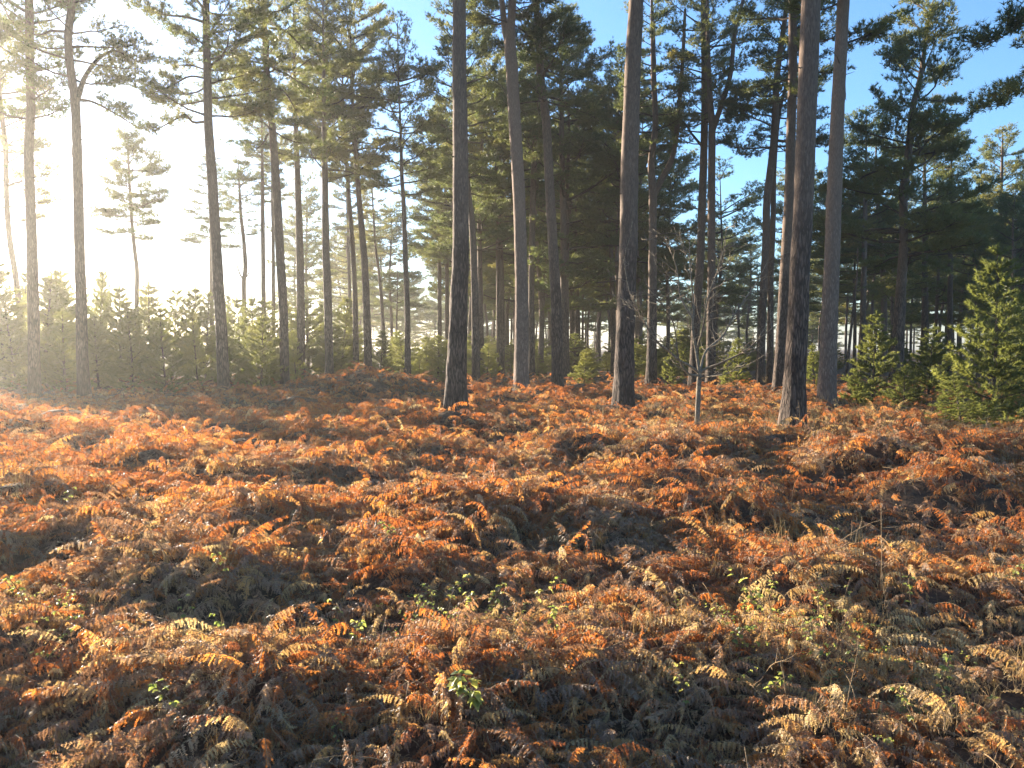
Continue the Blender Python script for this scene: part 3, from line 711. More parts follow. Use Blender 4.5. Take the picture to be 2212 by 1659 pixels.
# ------------------------------------------------------------------ young pines
def young_pine(u, vtop, d, k, label, group=None, wide=1.0, rz=None):
    tm, cm, H = YOUNG[k]; v0 = vtop
    p = pix(u, vtop, d); gz = float(g_base(p[0], d)) - 0.02
    s = (p[2] - gz) / H
    root = empty('young_pine', (p[0], d, gz), rz if rz is not None else u * 0.37, s)
    root.scale = (s * wide, s * wide * 0.95, s)
    root.rotation_euler = (0.05 * math.sin(u * 3.1 + d), 0.06 * math.sin(u * 1.7 + v0 * 0.3), rz if rz is not None else u * 0.37)
    tag(root, label, 'young pine', group)
    add_part('trunk', tm, root); add_part('crown', cm, root)
    return root
young_pine(2155, 528, 17.5, 4, 'sunlit yellow-green young pine at the right edge of the clearing', wide=1.0)
young_pine(2085, 810, 16.6, 4, 'low young pine half buried in bracken below the sunlit one', wide=2.0)
young_pine(2240, 620, 19.5, 2, 'young pine cut by the right edge behind the sunlit one')
young_pine(1888, 672, 26, 1, 'dark young pine standing right of the smooth pale trunk', wide=1.25)
young_pine(1848, 805, 24, 3, 'smallest pine bush at the foot of the smooth pale trunk', wide=1.6)
young_pine(2010, 700, 25, 2, 'shaded bushy young pine below the tiered pine', wide=1.3)
young_pine(1955, 790, 24, 3, 'squat young pine between two taller young ones at right', wide=1.5)
young_pine(1762, 742, 30, 1, 'small young pine peeping out between the two biggest right-hand trunks')
young_pine(1592, 730, 33, 0, 'young pine behind the right-hand branches of the bare sapling', wide=1.2)
young_pine(1455, 750, 36, 1, 'small young pine behind the left-hand branches of the bare sapling', wide=1.2)
young_pine(1262, 752, 38, 2, 'bushy young pine in the shade left of the massive cracked trunk', wide=1.5)
young_pine(1165, 752, 48, 0, 'young pine seen between the pale forked and the reddish bending trunk', wide=1.2)
young_pine(1052, 742, 46, 3, 'round young pine right behind the massive centre-left trunk', wide=1.4)
young_pine(955, 735, 38, 1, 'young pine lit green at the left foot of the massive centre-left trunk', wide=1.0)
young_pine(905, 755, 46, 2, 'young pine at the foot of the pale gap in the trees', wide=1.2)
young_pine(820, 712, 43, 0, 'young pine rising behind the bracken mound', wide=1.1)
thick = 'young pines of the hazy left thicket'
for u, v, d, k, w, lab in (
        (4, 562, 36, 2, 1.0, 'tallest young pine of the thicket, cut by the left edge'), (118, 588, 40, 0, 1.0, 'young pine topping the thicket between the two leftmost thick trunks'),
        (285, 655, 31, 0, 1.15, 'sunlit young pine below the solitary open-crowned pine'), (355, 668, 30, 1, 1.1, 'front young pine with bright fringes in the middle of the left thicket'),
        (500, 700, 31, 0, 1.0, 'young pine just right of the straight brown trunk'), (560, 690, 32, 3, 1.2, 'young pine glowing left of the gold-rimmed trunk'),
        (367, 622, 44, 2, 1.0, 'pointed young pine standing highest right of the white gap')):
    young_pine(u, v - 8, d, k, lab, thick, w)
for u, v, d, k in ((40, 600, 42, 1), (85, 615, 38, 3), (150, 600, 44, 2), (208, 602, 43, 0), (235, 615, 45, 1), (255, 640, 40, 3), (322, 632, 45, 1), (405, 642, 44, 3), (440, 650, 42, 0), (545, 660, 46, 1),
                   (595, 665, 45, 2), (620, 672, 44, 0), (665, 668, 46, 3), (690, 672, 48, 1), (735, 660, 47, 0), (765, 690, 50, 2), (30, 660, 33, 0), (135, 690, 32, 1), (210, 700, 34, 3), (425, 690, 36, 1), (855, 735, 55, 1), (720, 715, 42, 3), (640, 715, 40, 1),
                   (-60, 590, 38, 0), (-130, 600, 40, 1), (80, 640, 50, 0), (180, 625, 52, 1), (300, 640, 54, 2), (480, 655, 54, 0), (520, 665, 50, 3)):
    RANK.append((young_pine(u, v - 22, d, k, 'thicket', thick, 1.0 + 0.35 * math.sin(u * 0.9)), 'hazy thicket pine', between(u), u))

urng = np.random.default_rng(55)
for i in range(90):
    u = urng.uniform(700, 2350) if i % 3 else urng.uniform(880, 1500); d = urng.uniform(46, 100)
    hgt = urng.uniform(1.7, 3.8)
    RANK.append((young_pine(u, HOR - (hgt - 2.0) / d * F, d, int(urng.integers(4)), 'understorey', 'young pines of the understorey', urng.uniform(1.4, 2.3)), 'understorey pine', between(u), u))

# ------------------------------------------------------------------ bare sapling
def sapling():
    d = 16.0
    base = pix(1506, 915, d); base[2] = float(g_base(base[0], d))
    root = empty('bare_sapling', base)
    tag(root, 'leafless sapling with spreading pale twigs among the bracken at right of centre', 'sapling')
    rng = np.random.default_rng(9)
    L = lambda path: np.array([pix(u, v, d + dd) - base for u, v, dd in path])
    tp = L([(1506, 915, 0), (1508, 870, 0), (1510, 825, 0), (1511, 802, 0)]); tp = np.vstack([[tp[0][0], 0, -0.2], tp])
    V, T = tube(smooth_path(tp, 16), np.linspace(0.062, 0.045, 16), 10, jit=0.04, rng=rng, cap=False)
    add_part('trunk', tri_mesh('trunk', V, T, M['twig'], smooth=True), root)
    mains = [([(1510, 806, 0), (1490, 790, -0.1), (1470, 780, -0.2), (1437, 752, -0.3), (1420, 738, -0.4), (1387, 690, -0.5), (1360, 630, -0.6), (1347, 560, -0.7)], 0.03),
             ([(1511, 806, 0), (1504, 760, 0.1), (1496, 709, 0.1), (1498, 659, 0.2), (1492, 590, 0.2), (1488, 500, 0.3)], 0.034),
             ([(1511, 806, 0), (1525, 796, 0), (1555, 785, -0.2), (1608, 759, -0.4), (1648, 725, -0.6), (1678, 702, -0.7)], 0.03),
             ([(1512, 803, 0), (1525, 759, 0.3), (1562, 725, 0.5), (1585, 682, 0.6), (1635, 609, 0.8), (1660, 560, 0.9)], 0.03),
             ([(1510, 812, 0), (1485, 805, -0.4), (1465, 770, -0.7), (1455, 700, -0.9), (1420, 640, -1.2)], 0.024),
             ([(1505, 755, 0.1), (1520, 700, -0.2), (1530, 640, -0.4), (1558, 560, -0.5), (1570, 490, -0.6)], 0.024),
             ([(1497, 690, 0.1), (1470, 640, 0.3), (1462, 580, 0.5), (1440, 520, 0.6)], 0.02),
             ([(1512, 815, 0), (1545, 812, -0.5), (1575, 805, -0.8), (1600, 785, -1.0)], 0.016)]
    for path, r0 in mains:
        PP = smooth_path(L(path), 26)
        mb = MB()
        mb.add(*tube(PP, np.linspace(r0, 0.006, 26), 7, jit=0.03, rng=rng), smooth=True)
        Ls = np.linalg.norm(np.diff(PP, axis=0), axis=1).sum()
        for q in range(int(Ls / 0.12)):
            s = rng.uniform(0.18, 1.0) * 25; i0 = min(int(s), 24); p0 = PP[i0] + (PP[i0 + 1] - PP[i0]) * (s - i0)
            dv = unit(PP[i0 + 1] - PP[i0])
            S = limb_path(p0, math.atan2(dv[1], dv[0]) + rng.choice([-1, 1]) * rng.uniform(0.4, 1.6), math.asin(np.clip(dv[2], -1, 1)) * 0.3 + rng.uniform(-0.1, 0.5), rng.uniform(0.35, 1.0), rng, n=7, upturn=0.4, wander=0.35)
            mb.add(*tube(S, np.linspace(0.008, 0.004, 7), 4), smooth=True)
            for w in range(rng.integers(1, 4)):
                j = rng.integers(2, 6)
                S2 = limb_path(S[j], rng.uniform(0, 6.28), rng.uniform(-0.1, 0.9), rng.uniform(0.1, 0.3), rng, n=4, upturn=0.3, wander=0.3)
                mb.add(*tube(S2, np.linspace(0.0055, 0.0035, 4), 3), smooth=True)
        add_part('branch', mb.mesh('branch', [M['twig']]), root)
sapling()

# ------------------------------------------------------------------ bracken
def frond_mesh(seed, L, npair, e0, e1, droop, plen, mat='bracken', curl=1.1, npin=11, twist=0.9):
    """one dead frond: arching stalk, drooping pinnae each with two rows of curled pinnules"""
    rng = np.random.default_rng(seed)
    n = npair + 4
    P = [np.zeros(3)]; e = e0; a = 0.0; E = []
    for i in range(n - 1):
        s = i / (n - 1)
        e = e0 + (e1 - e0) * s ** 0.8 + rng.normal(0, 0.05)
        a += rng.normal(0, twist / n * 2)
        P.append(P[-1] + L / (n - 1) * np.array([math.cos(a) * math.cos(e), math.sin(a) * math.cos(e), math.sin(e)]))
    P = np.array(P)
    mb = MB()
    mb.add(*tube(P, np.linspace(0.0045, 0.0012, n), 4), m=1)
    t, _, _ = frames(P)
    VV = []
    for i in range(3, n - 1):
        s = (i - 3) / (n - 4)
        tan = t[i]; side0 = unit(np.cross(tan, [0, 0, 1.0])); up = np.cross(side0, tan)
        for sg in (-1, 1):
            if rng.random() < 0.12: continue
            ln = plen * (1 - s) ** 0.85 * (0.55 + 0.45 * min(1, s * 5 + 0.3)) * rng.uniform(0.55, 1.15) + 0.012
            dr = droop + rng.normal(0, 0.4)
            side = side0 * sg * math.cos(dr) + np.array([0, 0, -1.0]) * math.sin(dr)
            d = unit(side + tan * rng.uniform(0.15, 0.55))
            m = max(3, int(npin * (ln / plen) ** 0.6))
            cur = rng.normal(curl, 0.6)
            q = P[i].copy(); dd = d.copy()
            step = ln / m
            axis_n = unit(np.cross(d, tan) * sg + rng.standard_normal(3) * 0.6)
            for k in range(m):
                f = k / m
                q2 = q + dd * step
                w = (0.125 * plen * (1 - f) ** 0.8 + 0.006) * rng.uniform(0.75, 1.15) * (0.6 + 0.4 * ln / plen)
                lat = unit(np.cross(axis_n, dd))
                for s2 in (-1, 1):
                    tip = q + dd * step * 0.5 + lat * s2 * w + axis_n * rng.normal(-0.35, 0.45) * w + dd * 0.25 * w
                    VV.append(q - dd * step * 0.12); VV.append(q2 - dd * step * 0.12); VV.append(tip)
                q = q2
                dd = unit(dd + np.array([0, 0, -1.0]) * cur * 0.28 + rng.standard_normal(3) * 0.13)
                axis_n = unit(axis_n - dd * axis_n.dot(dd))
    V = np.array(VV)
    mb.add(V, np.arange(len(V)).reshape(-1, 3), m=0)
    return mb.mesh('bracken_frond', [M[mat], M['stalk']])

SHAPES = ((0.75, 16, 0.7, -0.9, 0.6, 0.2), (0.62, 15, 0.45, -0.7, 0.9, 0.17), (0.85, 18, 0.5, -0.5, 0.75, 0.2), (0.55, 14, 0.9, -1.2, 1.0, 0.16), (0.7, 16, 0.25, -0.5, 0.35, 0.2), (0.5, 13, 0.6, -1.3, 1.1, 0.15),
          (0.66, 16, 0.15, -0.35, 0.2, 0.19), (0.8, 17, 0.85, -0.6, 0.95, 0.17), (0.45, 12, 0.3, -0.8, 0.6, 0.15), (0.6, 14, 1.1, -0.9, 1.15, 0.15), (0.85, 16, 1.35, -1.5, 0.9, 0.17), (0.7, 15, 1.3, -1.1, 1.2, 0.15), (0.95, 17, 1.2, -1.4, 1.1, 0.16), (0.55, 12, 1.45, -1.9, 0.8, 0.15))
LOOK = ('broad arching', 'drooping', 'long arching', 'hooked', 'low spreading', 'tightly curled', 'flat-lying', 'long drooping', 'small curled', 'steeply hooked', 'tall hooked', 'upright drooping', 'tall drooping', 'coiled')
FROND, FLOOK = [], []
for k, sh in enumerate(SHAPES):
    FROND.append(frond_mesh(300 + k, *sh)); FLOOK.append(LOOK[k] + ' rust-coloured')
for k in (0, 1, 2, 4, 5, 6, 8, 9, 11):
    FROND.append(frond_mesh(330 + k, *SHAPES[k], mat='bracken_grey')); FLOOK.append(LOOK[k] + ' grey-brown')
for k in (1, 5, 7, 10):
    FROND.append(frond_mesh(345 + k, *SHAPES[k], mat='bracken_tan')); FLOOK.append(LOOK[k] + ' straw-tan')
NR, NG, NT = 14, 9, 4
NF = NR + NG + NT

def stalk_mesh(seed, L):
    rng = np.random.default_rng(seed)
    P = limb_path((0, 0, -0.05), 0, rng.uniform(0.3, 1.2), L, rng, n=6, upturn=-0.3, wander=0.12)
    mb = MB(); mb.add(*tube(P, np.linspace(0.005, 0.002, 6), 5), smooth=True)
    for q in range(3):
        S = limb_path(P[2 + q], rng.uniform(-1.5, 1.5), rng.uniform(0, 1), L * 0.2, rng, n=4, wander=0.2)
        mb.add(*tube(S, np.linspace(0.003, 0.0015, 4), 3), smooth=True)
    return mb.mesh('dry_stalk', [M['stalk']])
STALK = [stalk_mesh(350 + k, L) for k, L in enumerate((0.7, 0.55, 0.85))]

def grass_mesh(seed, n=16, L=0.45):
    rng = np.random.default_rng(seed); VV = []; TT = []
    for i in range(n):
        a = rng.uniform(0, 6.28); e = rng.uniform(0.7, 1.45); l = L * rng.uniform(0.5, 1.2)
        P = limb_path(rng.normal(0, 0.05, 3) * [1, 1, 0], a, e, l, rng, n=5, upturn=-0.9, wander=0.16)
        s = unit(np.cross(P[1] - P[0], [0, 0, 1.0]) + rng.normal(0, .3, 3)) * 0.0028
        b = len(VV)
        for k, p in enumerate(P):
            w = 1 - k / 4.6
            VV += [p - s * w, p + s * w]
        for k in range(4):
            j = b + 2 * k
            TT += [[j, j + 1, j + 3], [j, j + 3, j + 2]]
    return tri_mesh('grass_tuft', np.array(VV), np.array(TT), M['straw'])
GRASS = [grass_mesh(360), grass_mesh(361, 12, 0.55)]

def leaflet(L, W, rng):
    """pointed, folded, toothed leaf"""
    s = np.array([0, .12, .3, .5, .7, .87, 1.0]); w = np.array([0, .32, .5, .47, .33, .16, 0]) * W
    fold = rng.uniform(0.15, 0.6); V = []; T = []; bend = rng.uniform(0.05, 0.4)
    for i in range(7):
        zc = -bend * L * s[i] ** 2
        j = 1 + 0.14 * (i % 2) + rng.normal(0, 0.06)
        V += [[s[i] * L, -w[i] * j, zc + fold * w[i]], [s[i] * L, 0, zc], [s[i] * L, w[i] * j, zc + fold * w[i]]]
    for i in range(6):
        a = 3 * i
        T += [[a, a + 1, a + 4], [a, a + 4, a + 3], [a + 1, a + 2, a + 5], [a + 1, a + 5, a + 4]]
    return np.array(V), np.array(T)

def sprig_mesh(seed):
    """trailing bramble shoot with small three-part leaves"""
    rng = np.random.default_rng(seed); mb = MB()
    P = limb_path((0, 0, 0.02), 0, 0.5, 0.42, rng, n=9, upturn=-0.7, wander=0.2)
    mb.add(*tube(P, np.linspace(0.0028, 0.0014, 9), 4), m=1)
    for i in range(2, 9):
        a = (1 if i % 2 else -1) * rng.uniform(0.5, 1.3); sz = rng.uniform(0.022, 0.042)
        pet = P[i] + np.array([math.cos(a), math.sin(a), 0.5]) * sz * 0.9
        mb.add(*tube(np.array([P[i], pet]), [0.0012, 0.001], 3), m=1)
        for da, sc in ((0, 1.0), (1.2, 0.8), (-1.2, 0.8)):
            V, T = leaflet(sz * sc, sz * 0.75 * sc, rng)
            E = Euler((rng.normal(0, 0.5), rng.uniform(-0.4, 0.8), a + da)).to_matrix()
            mb.add(V @ np.array(E).T + pet, T, 0)
    return mb.mesh('bramble_sprig', [M['bramble'], M['bramble_stem']])
SPRIG = [sprig_mesh(371), sprig_mesh(372)]

# positions
def scatter():
    rng = np.random.default_rng(99)
    out = []
    bands = ((1.6, 4.5, 560), (4.5, 8, 310), (8, 14, 140), (14, 22, 70), (22, 34, 28), (34, 52, 7))
    for r0, r1, dens in bands:
        half = R(46) if r1 < 30 else R(40)
        area = half * (r1 ** 2 - r0 ** 2)
        n = int(area * dens)
        r = np.sqrt(rng.uniform(r0 ** 2, r1 ** 2, n)); a = rng.uniform(-half, half, n)
        out.append(np.stack([r * np.sin(a), r * np.cos(a)], 1))
    P = np.vstack(out)
    return P, rng
P2, srng = scatter()
x, y = P2[:, 0], P2[:, 1]
hum = g_hum(x, y)
keep = srng.random(len(x)) < np.clip(0.35 + hum * 1.6, 0.3, 1.0)
for bx, by, br in FEET:
    keep &= ~(((x - bx) ** 2 + (y - by) ** 2 < br ** 2) | ((np.abs(x - bx * y / by) < br * 0.8) & (y < by) & (y > by - 1.0) & (srng.random(len(x)) < 0.6)))
x, y, hum = x[keep], y[keep], hum[keep]
z = g_top(x, y)
eps = 0.12
gx = (g_top(x + eps, y) - g_top(x - eps, y)) / (2 * eps); gy = (g_top(x, y + eps) - g_top(x, y - eps)) / (2 * eps)
az = np.arctan2(-gy, -gx) + srng.normal(0, 1.1, len(x))
slope = -(np.cos(az) * gx + np.sin(az) * gy)
pitch = np.arctan(slope) * 0.8 + srng.normal(0, 0.3, len(x))
roll = srng.normal(0, 0.42, len(x))
dist = np.hypot(x, y)
scl = srng.uniform(0.36, 1.08, len(x)) * (0.8 + 0.5 * np.clip(hum, 0, 0.6)) * np.interp(dist, [2, 5, 10, 18], [0.46, 0.56, 0.78, 0.95])
kind = srng.integers(0, 10, len(x))
kind = np.where(srng.random(len(x)) < np.clip(0.16 + (dist - 4) * 0.05, 0.16, 0.5), 10 + srng.integers(0, 4, len(x)), kind)
patch = vnoise(x / 0.9, y / 0.9, 41)
p_grey = np.clip(np.interp(dist, [3, 7, 14, 25], [0.66, 0.48, 0.2, 0.12]) + (patch - 0.5) * 0.9, 0.03, 0.95)
kind = np.where(srng.random(len(x)) < p_grey, NR + srng.integers(0, NG, len(x)), kind)
p_tan = np.interp(dist, [3, 8, 12], [0.15, 0.1, 0.05]) + 0.3 * np.exp(-(((x - 6.5) / 5) ** 2 + ((y - 18) / 5) ** 2)) + 0.42 * np.exp(-(((x - 2.2) / 1.5) ** 2 + ((y - 4.3) / 1.2) ** 2))
kind = np.where(srng.random(len(x)) < p_tan, NR + NG + srng.integers(0, NT, len(x)), kind)
rn = srng.random(len(x))
straw_p = 0.008 + 0.2 * np.exp(-(((x - 6.5) / 5) ** 2 + ((y - 18) / 5) ** 2)) + 0.05 * np.exp(-(((x - 3) / 2.0) ** 2 + ((y - 4.5) / 1.8) ** 2))
kind = np.where(rn < 0.045, NF + srng.integers(0, 3, len(x)), kind)
kind = np.where(rn > 1 - straw_p, NF + 3 + srng.integers(0, 2, len(x)), kind)
green = 0.22 * np.exp(-(((x + 0.35) / 0.45) ** 2 + ((y - 4.7) / 0.5) ** 2)) + 0.2 * np.exp(-(((x - 1.65) / 0.6) ** 2 + ((y - 4.4) / 0.6) ** 2)) + 0.12 * np.exp(-(((x - 2.2) / 0.4) ** 2 + ((y - 3.7) / 0.4) ** 2)) + 0.12 * np.exp(-(((x + 2.7) / 0.4) ** 2 + ((y - 4.5) / 0.4) ** 2))
kind = np.where(srng.random(len(x)) < green, NF + 5 + srng.integers(0, 2, len(x)), kind)
z = z - 0.04 + srng.uniform(-0.03, 0.06, len(x))
up_ = kind >= NF + 3
pitch = np.where(up_, 0, pitch); roll = np.where(up_, 0, roll)
ROT = np.stack([roll, pitch, az], 1)

# the fronds that show largest, one object each
inframe = (np.abs(x / y) < 0.68) & (y > 2.3) & (kind < NF)
order = np.argsort(np.where(inframe, dist, 1e9))[:300]
single = np.zeros(len(x), bool); single[order] = True
proto = {}
for i in order:
    k = int(kind[i])
    o = bpy.data.objects.new('bracken_frond', FROND[k])
    o.location = (x[i], y[i], z[i]); o.rotation_euler = ROT[i]; o.scale = (scl[i],) * 3
    link(o)
    uu = CX + F * x[i] / y[i]; vv = HOR + F * (CAM[2] - z[i]) / y[i]
    col_ = ('at the far left', 'left of centre', 'at the centre', 'right of centre', 'at the far right')[int(np.clip(uu / 442.4, 0, 4))]
    row_ = 'along the bottom edge' if vv > 1540 else ('above the bottom edge' if vv > 1420 else 'further back')
    look = FLOOK[k]
    tag(o, 'frond', 'fern frond', 'nearest dead bracken fronds')
    RANK.append((o, look + ' bracken frond', row_ + ' ' + col_, uu))
    proto.setdefault(k, o)

# bare stalks and straw tufts that stand out, which also serve as patterns for the rest
def place(name, mesh, u, v, d, az_, pitch_, s, label, cat, group=None):
    p = pix(u, v, d)
    o = bpy.data.objects.new(name, mesh)
    o.location = (p[0], d, float(g_top(p[0], d)) - 0.03); o.rotation_euler = (0, pitch_, az_); o.scale = (s, s, s)
    link(o); tag(o, label, cat, group)
    return o
proto[NF + 0] = place('dry_stalk', STALK[0], 1900, 1250, 5.2, 0.8, -0.3, 1.0, 'bare bent stalk poking from brambles at lower right', 'plant stalk')
proto[NF + 1] = place('dry_stalk', STALK[1], 1935, 945, 13.0, 2.4, -0.4, 1.6, 'upright pale stalk in the straw-coloured patch right of the largest trunk', 'plant stalk')
proto[NF + 2] = place('dry_stalk', STALK[2], 2050, 960, 12.0, 0.6, 0.0, 1.4, 'slanting pale stalk left of the low young pine', 'plant stalk')
proto[NF + 3] = place('grass_tuft', GRASS[0], 1990, 940, 13.4, 0, 0, 1.6, 'tuft of straw-coloured dry grass near the upright pale stalk', 'grass tuft')
proto[NF + 4] = place('grass_tuft', GRASS[1], 1560, 880, 17.0, 1, 0, 1.3, 'tuft of dry grass at the foot of the bare sapling', 'grass tuft')

proto[NF + 5] = place('bramble_sprig', SPRIG[0], 1090, 1318, 4.5, 0.4, -0.1, 1.1, 'trailing bramble shoot with tiny leaves right below the centre bramble patch', 'bramble')
proto[NF + 6] = place('bramble_sprig', SPRIG[1], 1700, 1340, 4.4, 2.2, -0.1, 1.1, 'trailing bramble shoot with tiny leaves in the right-hand tangle', 'bramble')

def bracken_stuff():
    m = ~single
    n = int(m.sum())
    me = bpy.data.meshes.new('bracken')
    me.vertices.add(n)
    me.vertices.foreach_set('co', np.stack([x[m], y[m], z[m]], 1).astype(np.float32).ravel())
    for nm, ty, arr in (('rot', 'FLOAT_VECTOR', ROT[m]), ('scl', 'FLOAT', scl[m]), ('kind', 'INT', kind[m])):
        at = me.attributes.new(nm, ty, 'POINT')
        if ty == 'FLOAT_VECTOR': at.data.foreach_set('vector', np.ascontiguousarray(arr, dtype=np.float32).ravel())
        else: at.data.foreach_set('value', np.ascontiguousarray(arr, dtype=np.float32 if ty == 'FLOAT' else np.int32))
    me.materials.append(M['bracken'])
    o = bpy.data.objects.new('bracken', me); link(o)
    tag(o, 'rust-coloured dead bracken covering the whole clearing', 'bracken', kind='stuff')
    ng = bpy.data.node_groups.new('bracken_cover', 'GeometryNodeTree')
    ng.interface.new_socket('Geometry', in_out='INPUT', socket_type='NodeSocketGeometry')
    ng.interface.new_socket('Geometry', in_out='OUTPUT', socket_type='NodeSocketGeometry')
    N, L = ng.nodes, ng.links
    gi = N.new('NodeGroupInput'); go = N.new('NodeGroupOutput')
    join = N.new('GeometryNodeJoinGeometry')
    for k in sorted(proto):
        oi = N.new('GeometryNodeObjectInfo'); oi.transform_space = 'ORIGINAL'; oi.inputs['Object'].default_value = proto[k]; oi.inputs['As Instance'].default_value = False
        a_k = N.new('GeometryNodeInputNamedAttribute'); a_k.data_type = 'INT'; a_k.inputs['Name'].default_value = 'kind'
        eq = N.new('FunctionNodeCompare'); eq.data_type = 'INT'; eq.operation = 'EQUAL'
        eq.inputs[3].default_value = k
        L.new(a_k.outputs[0], eq.inputs[2])
        a_r = N.new('GeometryNodeInputNamedAttribute'); a_r.data_type = 'FLOAT_VECTOR'; a_r.inputs['Name'].default_value = 'rot'
        a_s = N.new('GeometryNodeInputNamedAttribute'); a_s.data_type = 'FLOAT'; a_s.inputs['Name'].default_value = 'scl'
        er = N.new('FunctionNodeEulerToRotation'); L.new(a_r.outputs[0], er.inputs[0])
        ip = N.new('GeometryNodeInstanceOnPoints')
        L.new(gi.outputs[0], ip.inputs['Points']); L.new(eq.outputs[0], ip.inputs['Selection'])
        L.new(oi.outputs['Geometry'], ip.inputs['Instance']); L.new(er.outputs[0], ip.inputs['Rotation']); L.new(a_s.outputs[0], ip.inputs['Scale'])
        L.new(ip.outputs[0], join.inputs[0])
    L.new(join.outputs[0], go.inputs[0])
    md = o.modifiers.new('cover', 'NODES'); md.node_group = ng
bracken_stuff()

# ------------------------------------------------------------------ brambles
def bramble(u, v, d, size, label, seed, nl=4, group=None):
    rng = np.random.default_rng(seed)
    p = pix(u, v, d); gz = float(g_top(p[0], d))
    root = empty('bramble', (p[0], d, gz), rng.uniform(0, 6.28))
    tag(root, label, 'bramble', group)
    h = max(0.15, p[2] - gz) + 0.02
    P = limb_path((0, 0, -0.06), 0, 1.2, h * 1.1 + 0.08, rng, n=8, upturn=-0.4, wander=0.12)
    off = np.array([P[-1][0], P[-1][1], 0]) * 0.6
    P = P - off * np.linspace(1, 1, 8)[:, None]
    V, T = tube(P, np.linspace(0.0035, 0.002, 8), 5)
    add_part('stem', tri_mesh('stem', V, T, M['bramble_stem'], smooth=True), root)
    for i in range(nl):
        j = 7 - (i % 4) if i else 7
        c = P[j]; a = i * 2.4 + rng.uniform(0, 0.8)
        pet = c + np.array([math.cos(a), math.sin(a), 0.35]) * size * 0.55
        mb = MB(); mb.add(*tube(np.array([c, (c + pet) / 2 + [0, 0, 0.008], pet]), [0.0018, 0.0015, 0.0012], 4), m=1)
        for da, sc in ((0, 1.0), (1.15, 0.8), (-1.15, 0.8)):
            V, T = leaflet(size * sc, size * 0.72 * sc, rng)
            E = Euler((rng.normal(0, 0.35), rng.uniform(-0.25, 0.55), a + da)).to_matrix()
            V = V @ np.array(E).T + pet
            mb.add(V, T, 0, False)
        add_part('leaf', mb.mesh('leaf', [M['bramble'], M['bramble_stem']]), root)
BR = [
    (1015, 1560, 3.3, 0.085, 'fresh green bramble sprig beside the bare stick in the foreground', 6),
    (1745, 1400, 4.0, 0.06, 'pale bramble sprig low among brown fronds at lower centre right', 4),
    (985, 1250, 4.9, 0.07, 'topmost leafy sprig of the lit yellow-green bramble patch at centre', 4),
    (935, 1280, 4.8, 0.07, 'drooping yellow bramble leaf at the left of the centre bramble patch', 2),
    (1065, 1280, 4.8, 0.07, 'bright bramble spray at the right of the centre bramble patch', 5),
    (1010, 1330, 4.5, 0.06, 'small bramble shoot hanging below the centre bramble patch', 5),
    (905, 1310, 4.6, 0.055, 'lowest left shoot of the centre bramble patch', 3),
    (1215, 1295, 4.7, 0.06, 'single lit yellow bramble leaf right of the centre patch', 1),
    (770, 1410, 4.1, 0.075, 'wide grey-green bramble leaf cluster left of centre', 3),
    (730, 1310, 4.6, 0.06, 'grey-green bramble leaf above the wide cluster left of centre', 2),
    (485, 1252, 5.0, 0.06, 'bramble leaf catching the light in the left midground', 3),
    (388, 1308, 4.7, 0.05, 'small lit bramble leaf at left, right of the yellow patch', 2),
    (395, 1345, 4.5, 0.055, 'bramble shoot on a thin stalk at left', 2),
    (475, 1380, 4.2, 0.06, 'bramble shoot on a stalk above the orange drooping fronds', 2),
    (40, 1330, 4.4, 0.06, 'yellow-green bramble patch at the left edge', 6),
    (365, 1575, 3.3, 0.06, 'dark shaded bramble leaves low at left', 3),
    (1620, 1290, 4.7, 0.06, 'green bramble clump at the left of the right-hand tangle', 6),
    (1665, 1265, 4.9, 0.055, 'thin upright bramble shoot in the right-hand tangle', 3),
    (1770, 1300, 4.6, 0.055, 'bright green bramble tip in the middle of the right-hand tangle', 3),
    (1830, 1265, 4.9, 0.05, 'lit bramble leaf above the middle of the right-hand tangle', 2),
    (1970, 1265, 4.9, 0.06, 'lone bramble rosette on a stalk at right', 3),
    (1675, 1500, 3.6, 0.06, 'pale bramble leaves hanging in the lower right tangle', 4),
    (1590, 1410, 4.0, 0.06, 'bramble leaves at the left foot of the lower right tangle', 4),
    (1830, 1420, 3.9, 0.055, 'two-leaved bramble tip on top of the lower right mound', 2),
    (2040, 1440, 3.8, 0.06, 'bramble spray crowning the grassy mound at far lower right', 5),
    (1195, 1400, 4.1, 0.06, 'shaded bramble leaf under the glowing orange frond', 3),
    (1960, 1590, 3.2, 0.05, 'bramble leaf in the dark bottom right corner', 3),
    (1480, 1530, 3.5, 0.05, 'dark bramble leaf in shade at bottom centre right', 3),
    (2190, 1215, 5.2, 0.06, 'hanging bramble leaves at the right edge', 4),
    (145, 1095, 7.0, 0.07, 'distant yellow bramble leaf at far left', 2),
    (840, 1170, 6.0, 0.07, 'lit bramble leaves in the middle distance left of centre', 4),
    (1790, 1150, 6.4, 0.06, 'yellow bramble tip in the middle distance at right', 3),
]
for i, (u, v, d, s, lab, nl) in enumerate(BR):
    bramble(u, v, d, s * (0.62 if i == 0 else 0.5), lab, 500 + i, nl * 2 + (0 if i else 2), 'brambles growing through the bracken')

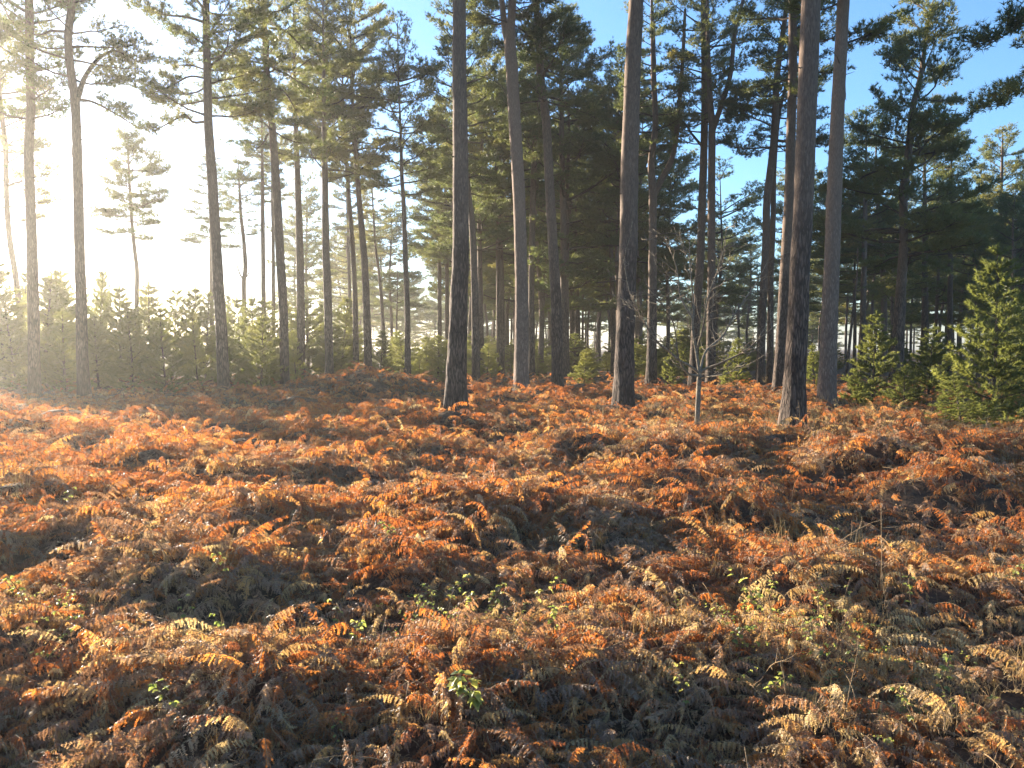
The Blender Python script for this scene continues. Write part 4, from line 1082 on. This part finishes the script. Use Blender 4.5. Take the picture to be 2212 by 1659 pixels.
# long bare stick in the foreground
def stick():
    d = 3.2
    pts = np.array([pix(1030, 1512, 3.5), pix(1062, 1560, 3.35), pix(1078, 1590, 3.25), pix(1120, 1625, 3.1), pix(1170, 1665, 2.95)])
    base = pts[-1].copy()
    P = smooth_path(pts - base, 16)
    root = empty('bare_stick', base); tag(root, 'bare tan stick slanting out of the bracken at bottom centre', 'stick')
    V, T = tube(P[::-1], np.linspace(0.006, 0.003, 16), 6); add_part('stem', tri_mesh('stem', V, T, M['stalk'], smooth=True), root)
    V, T = tube(np.array([P[3], P[3] + [0.02, 0.02, 0.05], P[3] + [0.02, 0.03, 0.09]]), [0.0025, 0.002, 0.0015], 5); add_part('side_twig', tri_mesh('side_twig', V, T, M['stalk'], smooth=True), root)
stick()

# ------------------------------------------------------------------ haze
def haze():
    x0, x1, y0, y1, z0, z1 = -1010, 1010, -410, 1210, -1.5, 23.5
    V = np.array([[a, b, c] for a in (x0, x1) for b in (y0, y1) for c in (z0, z1)])
    T = np.array([[0, 1, 3], [0, 3, 2], [4, 6, 7], [4, 7, 5], [0, 4, 5], [0, 5, 1], [2, 3, 7], [2, 7, 6], [0, 2, 6], [0, 6, 4], [1, 5, 7], [1, 7, 3]])
    m, N, L = new_mat('haze')
    out = N.new('ShaderNodeOutputMaterial'); pv = N.new('ShaderNodeVolumePrincipled')
    pv.inputs['Color'].default_value = (0.98, 0.95, 0.89, 1)
    pv.inputs['Density'].default_value = 0.00075
    pv.inputs['Anisotropy'].default_value = 0.7
    L.new(pv.outputs[0], out.inputs['Volume'])
    o = bpy.data.objects.new('haze', tri_mesh('haze', V, T, m)); link(o)
    tag(o, 'thin bright winter haze hanging through the wood', 'haze', kind='stuff')
haze()

# ------------------------------------------------------------------ labels by order from the left
byl = {}
for o, a_, b_, u_ in RANK: byl.setdefault((a_, b_), []).append((u_, o))
for (a_, b_), lst in byl.items():
    lst.sort(key=lambda t: t[0])
    for i, (u_, o) in enumerate(lst):
        o['label'] = '%s %s' % (a_, b_) if len(lst) == 1 else '%s %s from left %s' % (ORD[min(i, 19)], a_, b_)
